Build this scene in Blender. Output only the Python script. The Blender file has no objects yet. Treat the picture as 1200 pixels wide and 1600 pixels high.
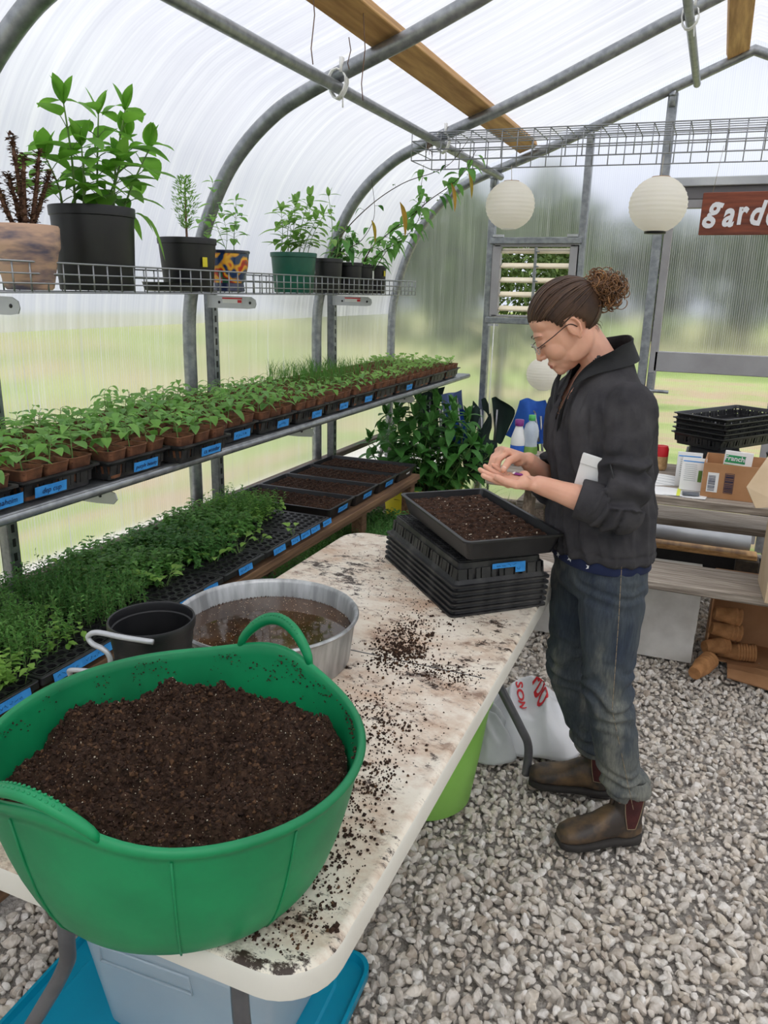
import bpy, bmesh, math, random
import numpy as np
from mathutils import Vector, Matrix, noise, Euler
PI = math.pi
sc = bpy.context.scene
C = sc.collection
RND = random.Random(7)
def V(*a): return Vector(a)
def srgb(r, g, b):
    f = lambda c: (c/255/12.92) if c/255 <= .04045 else ((c/255+.055)/1.055)**2.4
    return (f(r), f(g), f(b), 1)
# ------------------------------------------------------------------ materials
def newmat(name):
    m = bpy.data.materials.new(name); m.use_nodes = True
    nt = m.node_tree; nt.nodes.clear()
    out = nt.nodes.new('ShaderNodeOutputMaterial')
    return m, nt, out
def nd(nt, t, **kw):
    n = nt.nodes.new(t)
    for k, v in kw.items():
        if k in n.inputs: n.inputs[k].default_value = v
        else: setattr(n, k, v)
    return n
def ramp(nt, fac, stops):
    r = nt.nodes.new('ShaderNodeValToRGB'); cr = r.color_ramp
    while len(cr.elements) < len(stops): cr.elements.new(.5)
    for e, (p, c) in zip(cr.elements, stops): e.position = p; e.color = c
    nt.links.new(fac, r.inputs[0]); return r.outputs[0]
def coords(nt, stretch=(1, 1, 1)):
    tc = nd(nt, 'ShaderNodeTexCoord'); mp = nd(nt, 'ShaderNodeMapping')
    mp.inputs['Scale'].default_value = stretch
    nt.links.new(tc.outputs['Object'], mp.inputs[0]); return mp.outputs[0]
def noi(nt, co, scale, detail=4, rough=.55):
    n = nd(nt, 'ShaderNodeTexNoise', Scale=scale, Detail=detail, Roughness=rough)
    nt.links.new(co, n.inputs['Vector']); return n.outputs['Fac']
def pmat(name, c1, c2=None, scale=8, rough=.6, metal=0, bump=0, bscale=60, stretch=(1,1,1), island=None,
         lo=.35, hi=.65, trans=0, sss=0, coat=0, spec=.5, specks=None, dist=.002, alpha=None):
    m, nt, out = newmat(name); L = nt.links.new
    b = nd(nt, 'ShaderNodeBsdfPrincipled', Roughness=rough, Metallic=metal)
    b.inputs['Specular IOR Level'].default_value = spec
    b.inputs['Coat Weight'].default_value = coat
    co = coords(nt, stretch)
    if c2 is None: c2 = c1
    if island:
        g = nd(nt, 'ShaderNodeNewGeometry'); fac = g.outputs['Random Per Island']
        col = ramp(nt, fac, [(i/(len(island)-1), c) for i, c in enumerate(island)])
        if c2 != c1:
            nf = ramp(nt, noi(nt, co, scale), [(lo, c1), (hi, c2)])
            mx = nd(nt, 'ShaderNodeMix', data_type='RGBA', blend_type='MULTIPLY'); mx.inputs[0].default_value = 1
            L(col, mx.inputs[6]); L(nf, mx.inputs[7]); col = mx.outputs[2]
    else:
        col = ramp(nt, noi(nt, co, scale), [(lo, c1), (hi, c2)])
    if specks:
        sc_, thr, cc = specks
        v = nd(nt, 'ShaderNodeTexVoronoi', Scale=sc_); L(coords(nt), v.inputs['Vector'])
        mk = nd(nt, 'ShaderNodeMath', operation='LESS_THAN'); mk.inputs[1].default_value = thr; L(v.outputs['Distance'], mk.inputs[0])
        mx = nd(nt, 'ShaderNodeMix', data_type='RGBA'); L(mk.outputs[0], mx.inputs[0]); L(col, mx.inputs[6]); mx.inputs[7].default_value = cc
        col = mx.outputs[2]
    L(col, b.inputs['Base Color'])
    if sss:
        b.inputs['Subsurface Weight'].default_value = sss; b.inputs['Subsurface Radius'].default_value = (.012, .005, .003); b.inputs['Subsurface Scale'].default_value = .5
    if bump:
        bn = nd(nt, 'ShaderNodeBump', Strength=bump, Distance=dist); L(noi(nt, co, bscale, 5, .65), bn.inputs['Height']); L(bn.outputs[0], b.inputs['Normal'])
    sh = b.outputs[0]
    if trans:
        t = nd(nt, 'ShaderNodeBsdfTranslucent'); L(col, t.inputs[0])
        mx = nd(nt, 'ShaderNodeMixShader'); mx.inputs[0].default_value = trans; L(sh, mx.inputs[1]); L(t.outputs[0], mx.inputs[2]); sh = mx.outputs[0]
    if alpha:
        t = nd(nt, 'ShaderNodeBsdfTransparent')
        mx = nd(nt, 'ShaderNodeMixShader'); mx.inputs[0].default_value = alpha; L(sh, mx.inputs[1]); L(t.outputs[0], mx.inputs[2]); sh = mx.outputs[0]
    L(sh, out.inputs[0])
    return m
def panelmat(name, axis, see=.5, fine=95, tint=(.90,.905,.93,1), rough=.28, drips=True, streak=.5, rib=.05, dripamt=.5):
    """twin-wall polycarbonate: a see-through blurred share and a milky share, ribbed along the flutes"""
    m, nt, out = newmat(name); L = nt.links.new
    tc = nd(nt, 'ShaderNodeTexCoord'); sp = nd(nt, 'ShaderNodeSeparateXYZ'); L(tc.outputs['Object'], sp.inputs[0])
    a = sp.outputs[axis]
    w = nd(nt, 'ShaderNodeMath', operation='MULTIPLY'); w.inputs[1].default_value = 2*PI*fine; L(a, w.inputs[0])
    s = nd(nt, 'ShaderNodeMath', operation='SINE'); L(w.outputs[0], s.inputs[0])
    # streaks that run along the flutes
    mp = nd(nt, 'ShaderNodeMapping'); sv = [0.35, 0.35, 0.35]; sv[axis] = 14; mp.inputs['Scale'].default_value = sv
    L(tc.outputs['Object'], mp.inputs[0]); st = noi(nt, mp.outputs[0], 2.2, 5, .7)
    mp2 = nd(nt, 'ShaderNodeMapping'); sv = [1.1, 1.1, 1.1]; sv[axis] = 48; mp2.inputs['Scale'].default_value = sv
    L(tc.outputs['Object'], mp2.inputs[0]); dr = noi(nt, mp2.outputs[0], 1.3, 3, .5)
    drr = nd(nt, 'ShaderNodeMapRange'); drr.inputs['From Min'].default_value = .60; drr.inputs['From Max'].default_value = .72; L(dr, drr.inputs[0])
    k = nd(nt, 'ShaderNodeMath', operation='MULTIPLY_ADD'); k.inputs[1].default_value = rib; k.inputs[2].default_value = 1-see; L(s.outputs[0], k.inputs[0])
    k2 = nd(nt, 'ShaderNodeMath', operation='MULTIPLY_ADD'); k2.inputs[1].default_value = streak; L(st, k2.inputs[0])
    sub = nd(nt, 'ShaderNodeMath', operation='SUBTRACT'); sub.inputs[1].default_value = streak*.5; L(k.outputs[0], sub.inputs[0]); L(sub.outputs[0], k2.inputs[2])
    k3 = nd(nt, 'ShaderNodeMath', operation='MULTIPLY_ADD'); k3.inputs[1].default_value = dripamt if drips else .0; L(drr.outputs[0], k3.inputs[0]); L(k2.outputs[0], k3.inputs[2]); k3.use_clamp = True
    tcol = ramp(nt, st, [(.30, tuple(c*.60 for c in tint[:2])+(tint[2]*.66, 1)), (.5, tuple(c*.78 for c in tint[:2])+(tint[2]*.82, 1)), (.70, tint)])
    milk = nd(nt, 'ShaderNodeBsdfTranslucent'); L(tcol, milk.inputs[0])
    dif = nd(nt, 'ShaderNodeBsdfDiffuse', Color=tint)
    md = nd(nt, 'ShaderNodeMixShader'); md.inputs[0].default_value = .22; L(milk.outputs[0], md.inputs[1]); L(dif.outputs[0], md.inputs[2])
    rf = nd(nt, 'ShaderNodeBsdfRefraction', Color=(.97,.98,.98,1), Roughness=rough, IOR=1.07)
    mx = nd(nt, 'ShaderNodeMixShader'); L(k3.outputs[0], mx.inputs[0]); L(rf.outputs[0], mx.inputs[1]); L(md.outputs[0], mx.inputs[2])
    gl = nd(nt, 'ShaderNodeBsdfGlossy', Roughness=.2, Color=(1,1,1,1)); lw = nd(nt, 'ShaderNodeLayerWeight', Blend=.5); fr = nd(nt, 'ShaderNodeMath', operation='POWER'); fr.inputs[1].default_value = 3.5
    bn = nd(nt, 'ShaderNodeBump', Strength=.2, Distance=.001); L(s.outputs[0], bn.inputs['Height'])
    for q in (gl, milk): L(bn.outputs[0], q.inputs['Normal'])
    L(lw.outputs['Facing'], fr.inputs[0]); fm = nd(nt, 'ShaderNodeMath', operation='MULTIPLY_ADD'); fm.inputs[1].default_value = .35; fm.inputs[2].default_value = .03; L(fr.outputs[0], fm.inputs[0]); fr = fm
    m2 = nd(nt, 'ShaderNodeMixShader'); L(fr.outputs[0], m2.inputs[0]); L(mx.outputs[0], m2.inputs[1]); L(gl.outputs[0], m2.inputs[2])
    L(m2.outputs[0], out.inputs[0])
    return m
S = srgb
M = {}
M['galv'] = pmat('galvanised', S(132,136,140), S(162,165,168), 30, .38, .75, .08, 90)
M['alu'] = pmat('aluminium', S(176,178,182), S(196,198,200), 5, .42, .55)
M['greypaint'] = pmat('grey_enamel', S(92,92,94), S(112,112,114), 10, .35, .3, .1, 120)
M['door'] = pmat('door_grey', S(150,148,150), S(166,165,167), 4, .5, .1)
M['timber'] = pmat('pine_timber', S(160,118,72), S(206,162,106), 9, .7, 0, .25, 60, (2, .25, 8))
M['oldwood'] = pmat('weathered_wood', S(124,112,100), S(190,178,164), 7, .85, 0, .8, 40, (.6, 14, 14), dist=.004)
M['oldwoody'] = pmat('weathered_wood_leg', S(98,84,70), S(150,134,116), 7, .85, 0, .8, 40, (14, 14, .7), dist=.004)
M['bench'] = pmat('bench_wood', S(92,66,46), S(130,98,70), 9, .8, 0, .4, 50, (6, .4, 6))
M['darkwood'] = pmat('sill_wood', S(96,84,76), S(138,124,112), 9, .8, 0, .4, 50, (8, .4, 8))
M['black'] = pmat('black_plastic', S(20,20,22), S(34,34,36), 12, .42, 0, .15, 150)
M['blackdusty'] = pmat('dusty_black_plastic', S(24,24,26), S(84,82,80), 14, .5, 0, .3, 90, lo=.45, hi=.85)
M['pot'] = pmat('nursery_pot_black', S(18,18,20), S(30,30,32), 9, .45, 0, .1, 80)
M['peat'] = pmat('peat_fibre', S(96,62,44), S(140,92,64), 30, .9, 0, .7, 240, dist=.001)
M['peatnew'] = pmat('new_peat_fibre', S(150,104,62), S(184,132,84), 25, .9, 0, .5, 240, dist=.001)
M['soil'] = pmat('potting_soil', S(44,32,25), S(82,61,48), 60, .95, 0, 1, 260, specks=(170, .13, S(190,176,150)), dist=.004, spec=.2)
M['soilfine'] = pmat('tray_soil', S(34,22,17), S(84,60,46), 70, .95, 0, 1, 280, specks=(120, .10, S(210,200,180)), dist=.003, spec=.2)
M['crumb'] = pmat('soil_crumb', S(255,255,255), S(255,255,255), 90, .95, island=[S(46,33,26), S(66,48,38), S(54,39,31), S(96,70,50), S(42,30,25), S(60,44,35), S(50,36,29), S(58,42,34)], spec=.2)
M['perlite'] = pmat('perlite', S(215,208,190), S(190,170,140), 90, .8)
M['tub'] = pmat('green_tub_rubber', S(4,122,74), S(16,150,92), 5, .42, 0, .12, 35, trans=.12)
M['lime'] = pmat('lime_plastic', S(150,210,92), S(162,220,106), 5, .45, trans=.15)
M['tape'] = pmat('blue_tape', S(38,130,205), S(56,150,222), 30, .7)
M['ink'] = pmat('ink', S(18,30,70), None, 5, .6)
M['white'] = pmat('white_paper', S(232,232,230), S(240,240,238), 5, .8)
M['cream'] = pmat('lantern_paper', S(250,246,236), S(253,250,243), 4, .9, trans=.55)
M['string'] = pmat('string', S(190,180,160), None, 5, .9)
M['card'] = pmat('cardboard', S(170,124,84), S(184,138,98), 9, .9, 0, .1, 60)
M['cardlight'] = pmat('pale_cardboard', S(196,172,140), S(208,186,156), 9, .9)
M['whitecard'] = pmat('white_cardboard', S(196,192,184), S(222,219,212), 7, .85, 0, .2, 30)
M['pan'] = pmat('galvanised_pan', S(150,152,152), S(192,194,194), 8, .38, .6, .1, 40, (6, 6, .5))
M['terra'] = pmat('glazed_clay', S(196,160,136), S(92,86,104), 5, .5, 0, .1, 30, (1.2, 1.2, 5), lo=.44, hi=.62)
M['teal'] = pmat('turquoise_plastic', S(0,138,170), S(10,150,182), 4, .35)
M['binplastic'] = pmat('clear_bin_plastic', S(196,212,222), S(208,222,230), 4, .3, alpha=.55)
M['yellow'] = pmat('yellow_plastic', S(206,190,24), S(216,202,40), 4, .5)
M['bagwhite'] = pmat('white_plastic_film', S(226,228,230), S(240,240,240), 5, .3, trans=.2)
M['baggrey'] = pmat('grey_plastic_film', S(176,180,178), S(200,203,200), 5, .35, trans=.2)
M['red'] = pmat('red_print', S(206,32,40), None, 5, .5)
M['bluecloth'] = pmat('blue_canvas', S(24,72,160), S(44,104,196), 6, .8, 0, .3, 200)
M['blueclear'] = pmat('blue_mesh_panel', S(110,130,190), S(140,156,208), 6, .8)
M['greencloth'] = pmat('dark_green_canvas', S(14,32,28), S(30,54,46), 6, .85, 0, .3, 200)
M['steelstick'] = pmat('steel_tube', S(150,152,155), None, 5, .3, .8)
M['signwood'] = pmat('sign_board', S(96,44,28), S(138,70,44), 5, .6, 0, .3, 40, (.7, 6, 9))
M['signwhite'] = pmat('sign_paint', S(228,228,232), None, 5, .6)
def leafmat(name, cols, t=.5, rough=.5):
    return pmat(name, S(255,255,255), S(205,215,200), 12, rough, trans=t, island=[S(*c) for c in cols], spec=.35)
M['pepper'] = leafmat('pepper_leaf', [(136,192,92),(164,212,114),(148,202,110),(180,222,130),(128,182,98),(170,212,150)])
M['bigleaf'] = leafmat('large_leaf', [(104,166,56),(142,200,76),(120,182,64),(164,214,92),(90,150,56)])
M['pale'] = leafmat('pale_leaf', [(140,186,92),(160,200,110),(124,172,80)])
M['herb'] = leafmat('herb_leaf', [(108,168,86),(140,194,104),(122,180,94),(158,208,118),(98,154,84)])
M['herbdark'] = leafmat('dark_herb_leaf', [(88,146,78),(114,170,92),(100,156,84),(130,184,104)])
M['herblight'] = leafmat('light_herb_leaf', [(166,214,104),(188,228,122),(150,200,98)])
M['bush'] = leafmat('bush_leaf', [(62,116,54),(86,146,66),(74,130,60),(108,166,86),(54,104,50)], .25)
M['grass'] = leafmat('grass_blade', [(96,146,62),(120,168,84),(82,132,60)])
M['dry'] = pmat('dry_grass', S(150,104,60), S(176,128,76), 9, .9, island=[S(140,94,54), S(182,134,84), S(160,112,66)])
M['yellowleaf'] = leafmat('yellowing_leaf', [(196,172,60),(206,160,60),(186,140,70)])
M['stem'] = pmat('green_stem', S(96,130,64), S(120,150,84), 20, .6)
M['brownstem'] = pmat('brown_stem', S(96,72,58), S(126,98,80), 30, .9, 0, .6, 120)
M['vine'] = pmat('dark_vine', S(50,42,34), S(74,62,48), 30, .8)
M['treeleaf'] = leafmat('tree_leaf', [(74,96,52),(104,128,66),(90,112,60),(124,146,78)], .3)
# ------------------------------------------------------------------ mesh helpers
class MB:
    def __init__(s): s.v = []; s.f = []; s.m = []
    def add(s, vs, fs, m=0):
        o = len(s.v); s.v.extend([tuple(p) for p in vs]); s.f.extend([tuple(i+o for i in f) for f in fs]); s.m.extend([m]*len(fs)); return s
    def box(s, c, d, rot=None, m=0, taper=1.0):
        x, y, z = d[0]/2, d[1]/2, d[2]/2; vs = []
        for sz in (-1, 1):
            k = taper if sz < 0 else 1
            for sx, sy in ((-1,-1),(1,-1),(1,1),(-1,1)):
                p = Vector((sx*x*k, sy*y*k, sz*z))
                if rot is not None: p = rot @ p
                vs.append(p+Vector(c))
        return s.add(vs, [(3,2,1,0),(4,5,6,7),(0,1,5,4),(1,2,6,5),(2,3,7,6),(3,0,4,7)], m)
    def bbox(s, c, d, b=.004, rot=None, m=0):
        """box with chamfered vertical edges and rims"""
        x, y, z = d[0]/2, d[1]/2, d[2]/2; b = min(b, x*.9, y*.9, z*.9); rings = []
        for zz, k in ((-z, b), (-z+b, 0), (z-b, 0), (z, b)):
            X, Y = x-k, y-k; r = []
            for (sx, sy) in ((1,-1),(1,1),(-1,1),(-1,-1)):
                if sx*sy < 0: r += [(sx*(X-b), sy*Y, zz), (sx*X, sy*(Y-b), zz)]
                else: r += [(sx*X, sy*(Y-b), zz), (sx*(X-b), sy*Y, zz)]
            rings.append([(rot @ Vector(p) if rot is not None else Vector(p))+Vector(c) for p in r])
        return s.loft(rings, m=m)
    def loft(s, rings, closed=True, caps=True, m=0):
        n = len(rings[0]); o = len(s.v)
        for r in rings: s.v.extend([tuple(p) for p in r])
        k = 0
        for i in range(len(rings)-1):
            for j in range(n if closed else n-1):
                a = o+i*n+j; b = o+i*n+(j+1) % n; s.f.append((a, b, b+n, a+n)); k += 1
        if caps and closed:
            s.f.append(tuple(o+j for j in reversed(range(n)))); s.f.append(tuple(o+(len(rings)-1)*n+j for j in range(n))); k += 2
        s.m.extend([m]*k); return s
    def tube(s, pts, r, n=8, m=0, caps=True, flat=None):
        pts = [Vector(p) for p in pts]; N = len(pts)
        rs = r if isinstance(r, (list, tuple)) else [r]*N
        rings = []; up = None
        for i, p in enumerate(pts):
            t = (pts[min(i+1, N-1)]-pts[max(i-1, 0)])
            t = t.normalized() if t.length > 1e-9 else Vector((0,0,1))
            if up is None: up = Vector((0,0,1)) if abs(t.z) < .9 else Vector((0,1,0))
            a = t.cross(up); a = a.normalized() if a.length > 1e-6 else t.orthogonal().normalized(); b = a.cross(t); up = b
            rr = rs[i]; fy = flat if flat else 1
            rings.append([p+a*math.cos(2*PI*j/n)*rr+b*math.sin(2*PI*j/n)*rr*fy for j in range(n)])
        return s.loft(rings, caps=caps, m=m)
    def lathe(s, prof, n=32, c=(0,0,0), m=0, ex=1, ey=1, caps=False):
        rings = [[(c[0]+r*ex*math.cos(2*PI*j/n), c[1]+r*ey*math.sin(2*PI*j/n), c[2]+z) for j in range(n)] for r, z in prof]
        return s.loft(rings, caps=caps, m=m)
    def ell(s, c, r, rot=None, n=14, m=0):
        rings = []
        for i in range(1, n):
            th = PI*i/n; rings.append([( (rot @ Vector((r[0]*math.sin(th)*math.cos(2*PI*j/n), r[1]*math.sin(th)*math.sin(2*PI*j/n), -r[2]*math.cos(th)))) if rot is not None else Vector((r[0]*math.sin(th)*math.cos(2*PI*j/n), r[1]*math.sin(th)*math.sin(2*PI*j/n), -r[2]*math.cos(th))))+Vector(c) for j in range(n)])
        return s.loft(rings, m=m)
    def quad(s, a, b, c, d, m=0): return s.add([a, b, c, d], [(0,1,2,3)], m)
    def leaf(s, base, d, L, W, droop=.3, fold=.25, n=4, m=0, up=V(0,0,1), pk=.42):
        d = Vector(d).normalized(); base = Vector(base)
        side = d.cross(up); side = side.normalized() if side.length > 1e-4 else V(1,0,0); nrm = side.cross(d)
        vs = []; fs = []
        for i in range(n+1):
            t = i/n; w = W*.5*math.sin(PI*min(1, t**(math.log(.5)/math.log(pk))))**.8 if 0 < t < 1 else (.06*W if t == 0 else 0)
            c = base+d*(L*t*(1-.15*droop*t))-Vector((0,0,1))*(droop*L*t*t)
            vs += [c-side*w+nrm*fold*w, c, c+side*w+nrm*fold*w]
        for i in range(n):
            a = 3*i; fs += [(a, a+1, a+4, a+3), (a+1, a+2, a+5, a+4)]
        return s.add(vs, fs, m)
    def small(s, base, d, L, W, m=0):
        d = Vector(d).normalized(); side = d.cross(V(0,0,1)); side = side.normalized() if side.length > 1e-4 else V(1,0,0)
        nrm = side.cross(d); b = Vector(base)
        return s.add([b, b+d*L*.5-side*W*.5+nrm*W*.12, b+d*L-V(0,0,L*.15), b+d*L*.5+side*W*.5+nrm*W*.12], [(0,1,2),(0,2,3)], m)
    def mesh(s, name, mats, smooth=True):
        me = bpy.data.meshes.new(name); me.from_pydata(s.v, [], s.f)
        for m in (mats if isinstance(mats, (list, tuple)) else [mats]): me.materials.append(m)
        if max(s.m, default=0) > 0: me.polygons.foreach_set('material_index', s.m)
        if smooth: me.polygons.foreach_set('use_smooth', [True]*len(s.f))
        me.update(); return me
    def xf(s, mat):
        s.v = [tuple(mat @ Vector(p)) for p in s.v]; return s
def obj(name, mb, mats, parent=None, smooth=True, loc=(0,0,0), auto=None):
    me = mb.mesh(name, mats, smooth) if isinstance(mb, MB) else mb
    o = bpy.data.objects.new(name, me); C.objects.link(o); o.location = loc
    if parent is not None: o.parent = parent
    if smooth and auto is not None: sharp(me, auto)
    return o
def sharp(me, deg=35):
    bm = bmesh.new(); bm.from_mesh(me); a = math.radians(deg)
    for e in bm.edges:
        if len(e.link_faces) == 2 and e.calc_face_angle(0) > a: e.smooth = False
    bm.to_mesh(me); bm.free()
def thing(name, label, cat, loc=(0,0,0), rz=0, group=None, rot=None):
    o = bpy.data.objects.new(name, None); C.objects.link(o); o.empty_display_size = .05
    o.location = loc; o.rotation_euler = rot if rot else (0,0,rz); tag(o, label, cat, group); return o
def tag(o, label=None, cat=None, group=None, kind=None):
    if label: o['label'] = label
    if cat: o['category'] = cat
    if group: o['group'] = group
    if kind: o['kind'] = kind
    return o
def struct(name, mb, mats, parent=None, smooth=False, auto=None):
    o = obj(name, mb, mats, parent, smooth, auto=auto)
    if parent is None: o['kind'] = 'structure'
    return o
def dup(root, loc=None, rz=None, label=None, group=None, scale=None):
    r = root.copy(); C.objects.link(r)
    if loc is not None: r.location = loc
    if rz is not None: r.rotation_euler = (0,0,rz)
    if scale is not None: r.scale = scale
    if label: r['label'] = label
    if group: r['group'] = group
    for ch in list(root.children):
        c = ch.copy(); C.objects.link(c); c.parent = r
        for g in list(ch.children):
            d = g.copy(); C.objects.link(d); d.parent = c
    return r
def crv(pts, n=8):
    """Catmull-Rom through points"""
    P = [Vector(p) for p in pts]; out = []
    for i in range(len(P)-1):
        p0 = P[max(i-1,0)]; p1 = P[i]; p2 = P[i+1]; p3 = P[min(i+2, len(P)-1)]
        for k in range(n):
            t = k/n; out.append(.5*((2*p1)+(p2-p0)*t+(2*p0-5*p1+4*p2-p3)*t*t+(3*p1-p0-3*p2+p3)*t**3))
    out.append(P[-1]); return out
def text_mesh(s, size, ext=.0006, mat=None, shear=0, bold=0):
    c = bpy.data.curves.new('lettering', 'FONT'); c.body = s; c.size = size; c.extrude = ext; c.align_x = 'CENTER'; c.align_y = 'CENTER'; c.shear = shear; c.offset = bold; c.resolution_u = 3
    o = bpy.data.objects.new('lettering', c); C.objects.link(o)
    dg = bpy.context.evaluated_depsgraph_get(); me = bpy.data.meshes.new_from_object(o.evaluated_get(dg))
    bpy.data.objects.remove(o); me.materials.clear(); me.materials.append(mat); return me
def fbm(x, y, z=0, o=5, s=1.0):
    return noise.fractal(Vector((x*s, y*s, z*s)), .9, 2.1, o)
def superell(a, b, n, p=2.0, c=(0,0,0)):
    r = []
    for j in range(n):
        t = 2*PI*j/n; ct, st = math.cos(t), math.sin(t)
        r.append((c[0]+a*math.copysign(abs(ct)**(2/p), ct), c[1]+b*math.copysign(abs(st)**(2/p), st), c[2]))
    return r
def rrect(a, b, rad, z, k=4, c=(0,0)):
    r = []
    for q, (sx, sy) in enumerate(((1,1),(-1,1),(-1,-1),(1,-1))):
        for i in range(k+1):
            t = PI/2*(q+i/k); r.append((c[0]+sx*(a-rad)+rad*math.cos(t), c[1]+sy*(b-rad)+rad*math.sin(t), z))
    return r
# ------------------------------------------------------------------ camera
F = 1200.0
CAMROT = Matrix(((0.9203184, -0.1237, 0.37109), (0.3894, 0.2481, -0.88701), (0, 0, 0)))
def _cam():
    d = Vector((1126-600, 800-465, -F)).normalized(); h0 = 465-(1126-600)*.022
    d1 = Vector((0, 800-h0, -F)); n = d.cross(d1).normalized()
    if n.y < 0: n = -n
    X = d.cross(n)
    return Matrix((X, d, n))
CAMROT = _cam()
CAMZ = 1.57
cam = bpy.data.cameras.new('camera'); co = bpy.data.objects.new('camera', cam); C.objects.link(co)
cam.sensor_fit = 'VERTICAL'; cam.sensor_height = 24; cam.lens = 24*F/1600; cam.clip_start = .05; cam.clip_end = 300
co.matrix_world = Matrix.Translation((0,0,CAMZ)) @ CAMROT.to_4x4()
sc.camera = co
sc.view_settings.view_transform = 'Standard'; sc.view_settings.look = 'None'; sc.view_settings.gamma = 1; sc.view_settings.use_curve_mapping = False
sc.view_settings.exposure = 0.22
try: sc.cycles.use_denoising = True
except Exception: pass
sc.cycles.max_bounces = 10; sc.cycles.transparent_max_bounces = 12
# ------------------------------------------------------------------ sky
w = bpy.data.worlds.new('overcast_sky'); sc.world = w; w.use_nodes = True; nt = w.node_tree; nt.nodes.clear()
tc = nd(nt, 'ShaderNodeTexCoord'); sp = nd(nt, 'ShaderNodeSeparateXYZ'); nt.links.new(tc.outputs['Generated'], sp.inputs[0])
base = ramp(nt, sp.outputs[2], [(0.0, (.60,.64,.74,1)), (.12, (.66,.69,.80,1)), (.5, (.95,.96,1.0,1)), (1, (1.15,1.15,1.17,1))])
mp = nd(nt, 'ShaderNodeMapping'); mp.inputs['Scale'].default_value = (1, 1, 3); nt.links.new(tc.outputs['Generated'], mp.inputs[0])
cl = ramp(nt, noi(nt, mp.outputs[0], 3.0, 5, .55), [(.35, (.86,.87,.9,1)), (.65, (1.12,1.12,1.1,1))])
mx = nd(nt, 'ShaderNodeMix', data_type='RGBA', blend_type='MULTIPLY'); mx.inputs[0].default_value = 1
nt.links.new(base, mx.inputs[6]); nt.links.new(cl, mx.inputs[7])
bg = nd(nt, 'ShaderNodeBackground', Strength=1.2); nt.links.new(mx.outputs[2], bg.inputs[0])
wo = nd(nt, 'ShaderNodeOutputWorld'); nt.links.new(bg.outputs[0], wo.inputs[0])
sun = bpy.data.lights.new('sun', 'SUN'); sun.energy = 1.2; sun.angle = math.radians(25); sun.color = (1,.97,.92)
so = bpy.data.objects.new('sun', sun); C.objects.link(so); so.rotation_euler = (math.radians(28), math.radians(22), 0)
# ------------------------------------------------------------------ greenhouse shell
XW = 2.15; YE = 5.27; YF = -2.0
ARC = [(-2.15,0),(-2.15,.6),(-2.15,1.3),(-2.135,1.5),(-2.06,1.76),(-1.955,1.97),(-1.84,2.11),(-1.69,2.225),(-1.55,2.29),(-1.40,2.345),(-1.14,2.435),(-.895,2.53),(-.40,2.74),(0,2.90)]
def arch_profile(off=0, ztop_off=None):
    P = []
    base = crv([(x,0,z) for x, z in ARC[2:10]], 5)
    pts = [V(-2.15,0,0), V(-2.15,0,.7)]+base+[V(x,0,z) for x, z in ARC[10:]]
    for i, p in enumerate(pts):
        a = pts[max(i-1,0)]; b = pts[min(i+1,len(pts)-1)]; t = (b-a).normalized(); n = V(-t.z, 0, t.x)
        if i == len(pts)-1: n = V(0,0,1)*1.08
        o = off if ztop_off is None else off+(ztop_off-off)*min(1, max(0, (p.z-1.9)/.35))
        P.append(p+n*o)
    return P
prof = arch_profile()
def full(P): return P+[V(-p.x, p.y, p.z) for p in reversed(P[:-1])]
def zroof(x, off=.075):
    P = arch_profile(.032, off); x = -abs(x)
    if x <= P[2].x: return P[2].z
    for a, b in zip(P, P[1:]):
        if a.x <= x <= b.x and b.x > a.x: return a.z+(b.z-a.z)*(x-a.x)/(b.x-a.x)
    return P[-1].z
M['roofpoly'] = panelmat('roof_polycarbonate', 1, see=.30, fine=62, streak=.55, drips=False)
M['wallpoly'] = panelmat('wall_polycarbonate', 1, see=.74, fine=75, streak=.35, rib=.22, rough=.34)
M['endpoly'] = panelmat('end_polycarbonate', 0, see=.82, fine=80, streak=.18, rib=.13, dripamt=.10, rough=.42)
M['doorpoly'] = panelmat('door_polycarbonate', 0, see=.88, fine=80, streak=.12, drips=False, rough=.15)
def face_in(o):
    me = o.data; c = Vector((0, 1.6, 1.3)); bm = bmesh.new(); bm.from_mesh(me)
    for f in bm.faces:
        if f.normal.dot(c-f.calc_center_median()) < 0: f.normal_flip()
    bm.to_mesh(me); bm.free(); return o
P = arch_profile(.032, .075)
iw = max(i for i, p in enumerate(P) if p.z < 1.45)
def sheet(pts, y0, y1, cuts):
    mb = MB(); ys = [y0+(y1-y0)*i/cuts for i in range(cuts+1)]
    mb.loft([[V(p.x, y, p.z) for p in pts] for y in ys], closed=False); return mb
ceil = full(P[iw:])
face_in(struct('ceiling', sheet(ceil, YF, YE+.04, 6), M['roofpoly'], smooth=True))
face_in(struct('wall_left', sheet(P[:iw+1], YF, YE+.04, 6), M['wallpoly'], smooth=True))
face_in(struct('wall_right', sheet([V(-p.x,0,p.z) for p in P[:iw+1]], YF, YE+.04, 6), M['wallpoly'], smooth=True))
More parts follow.
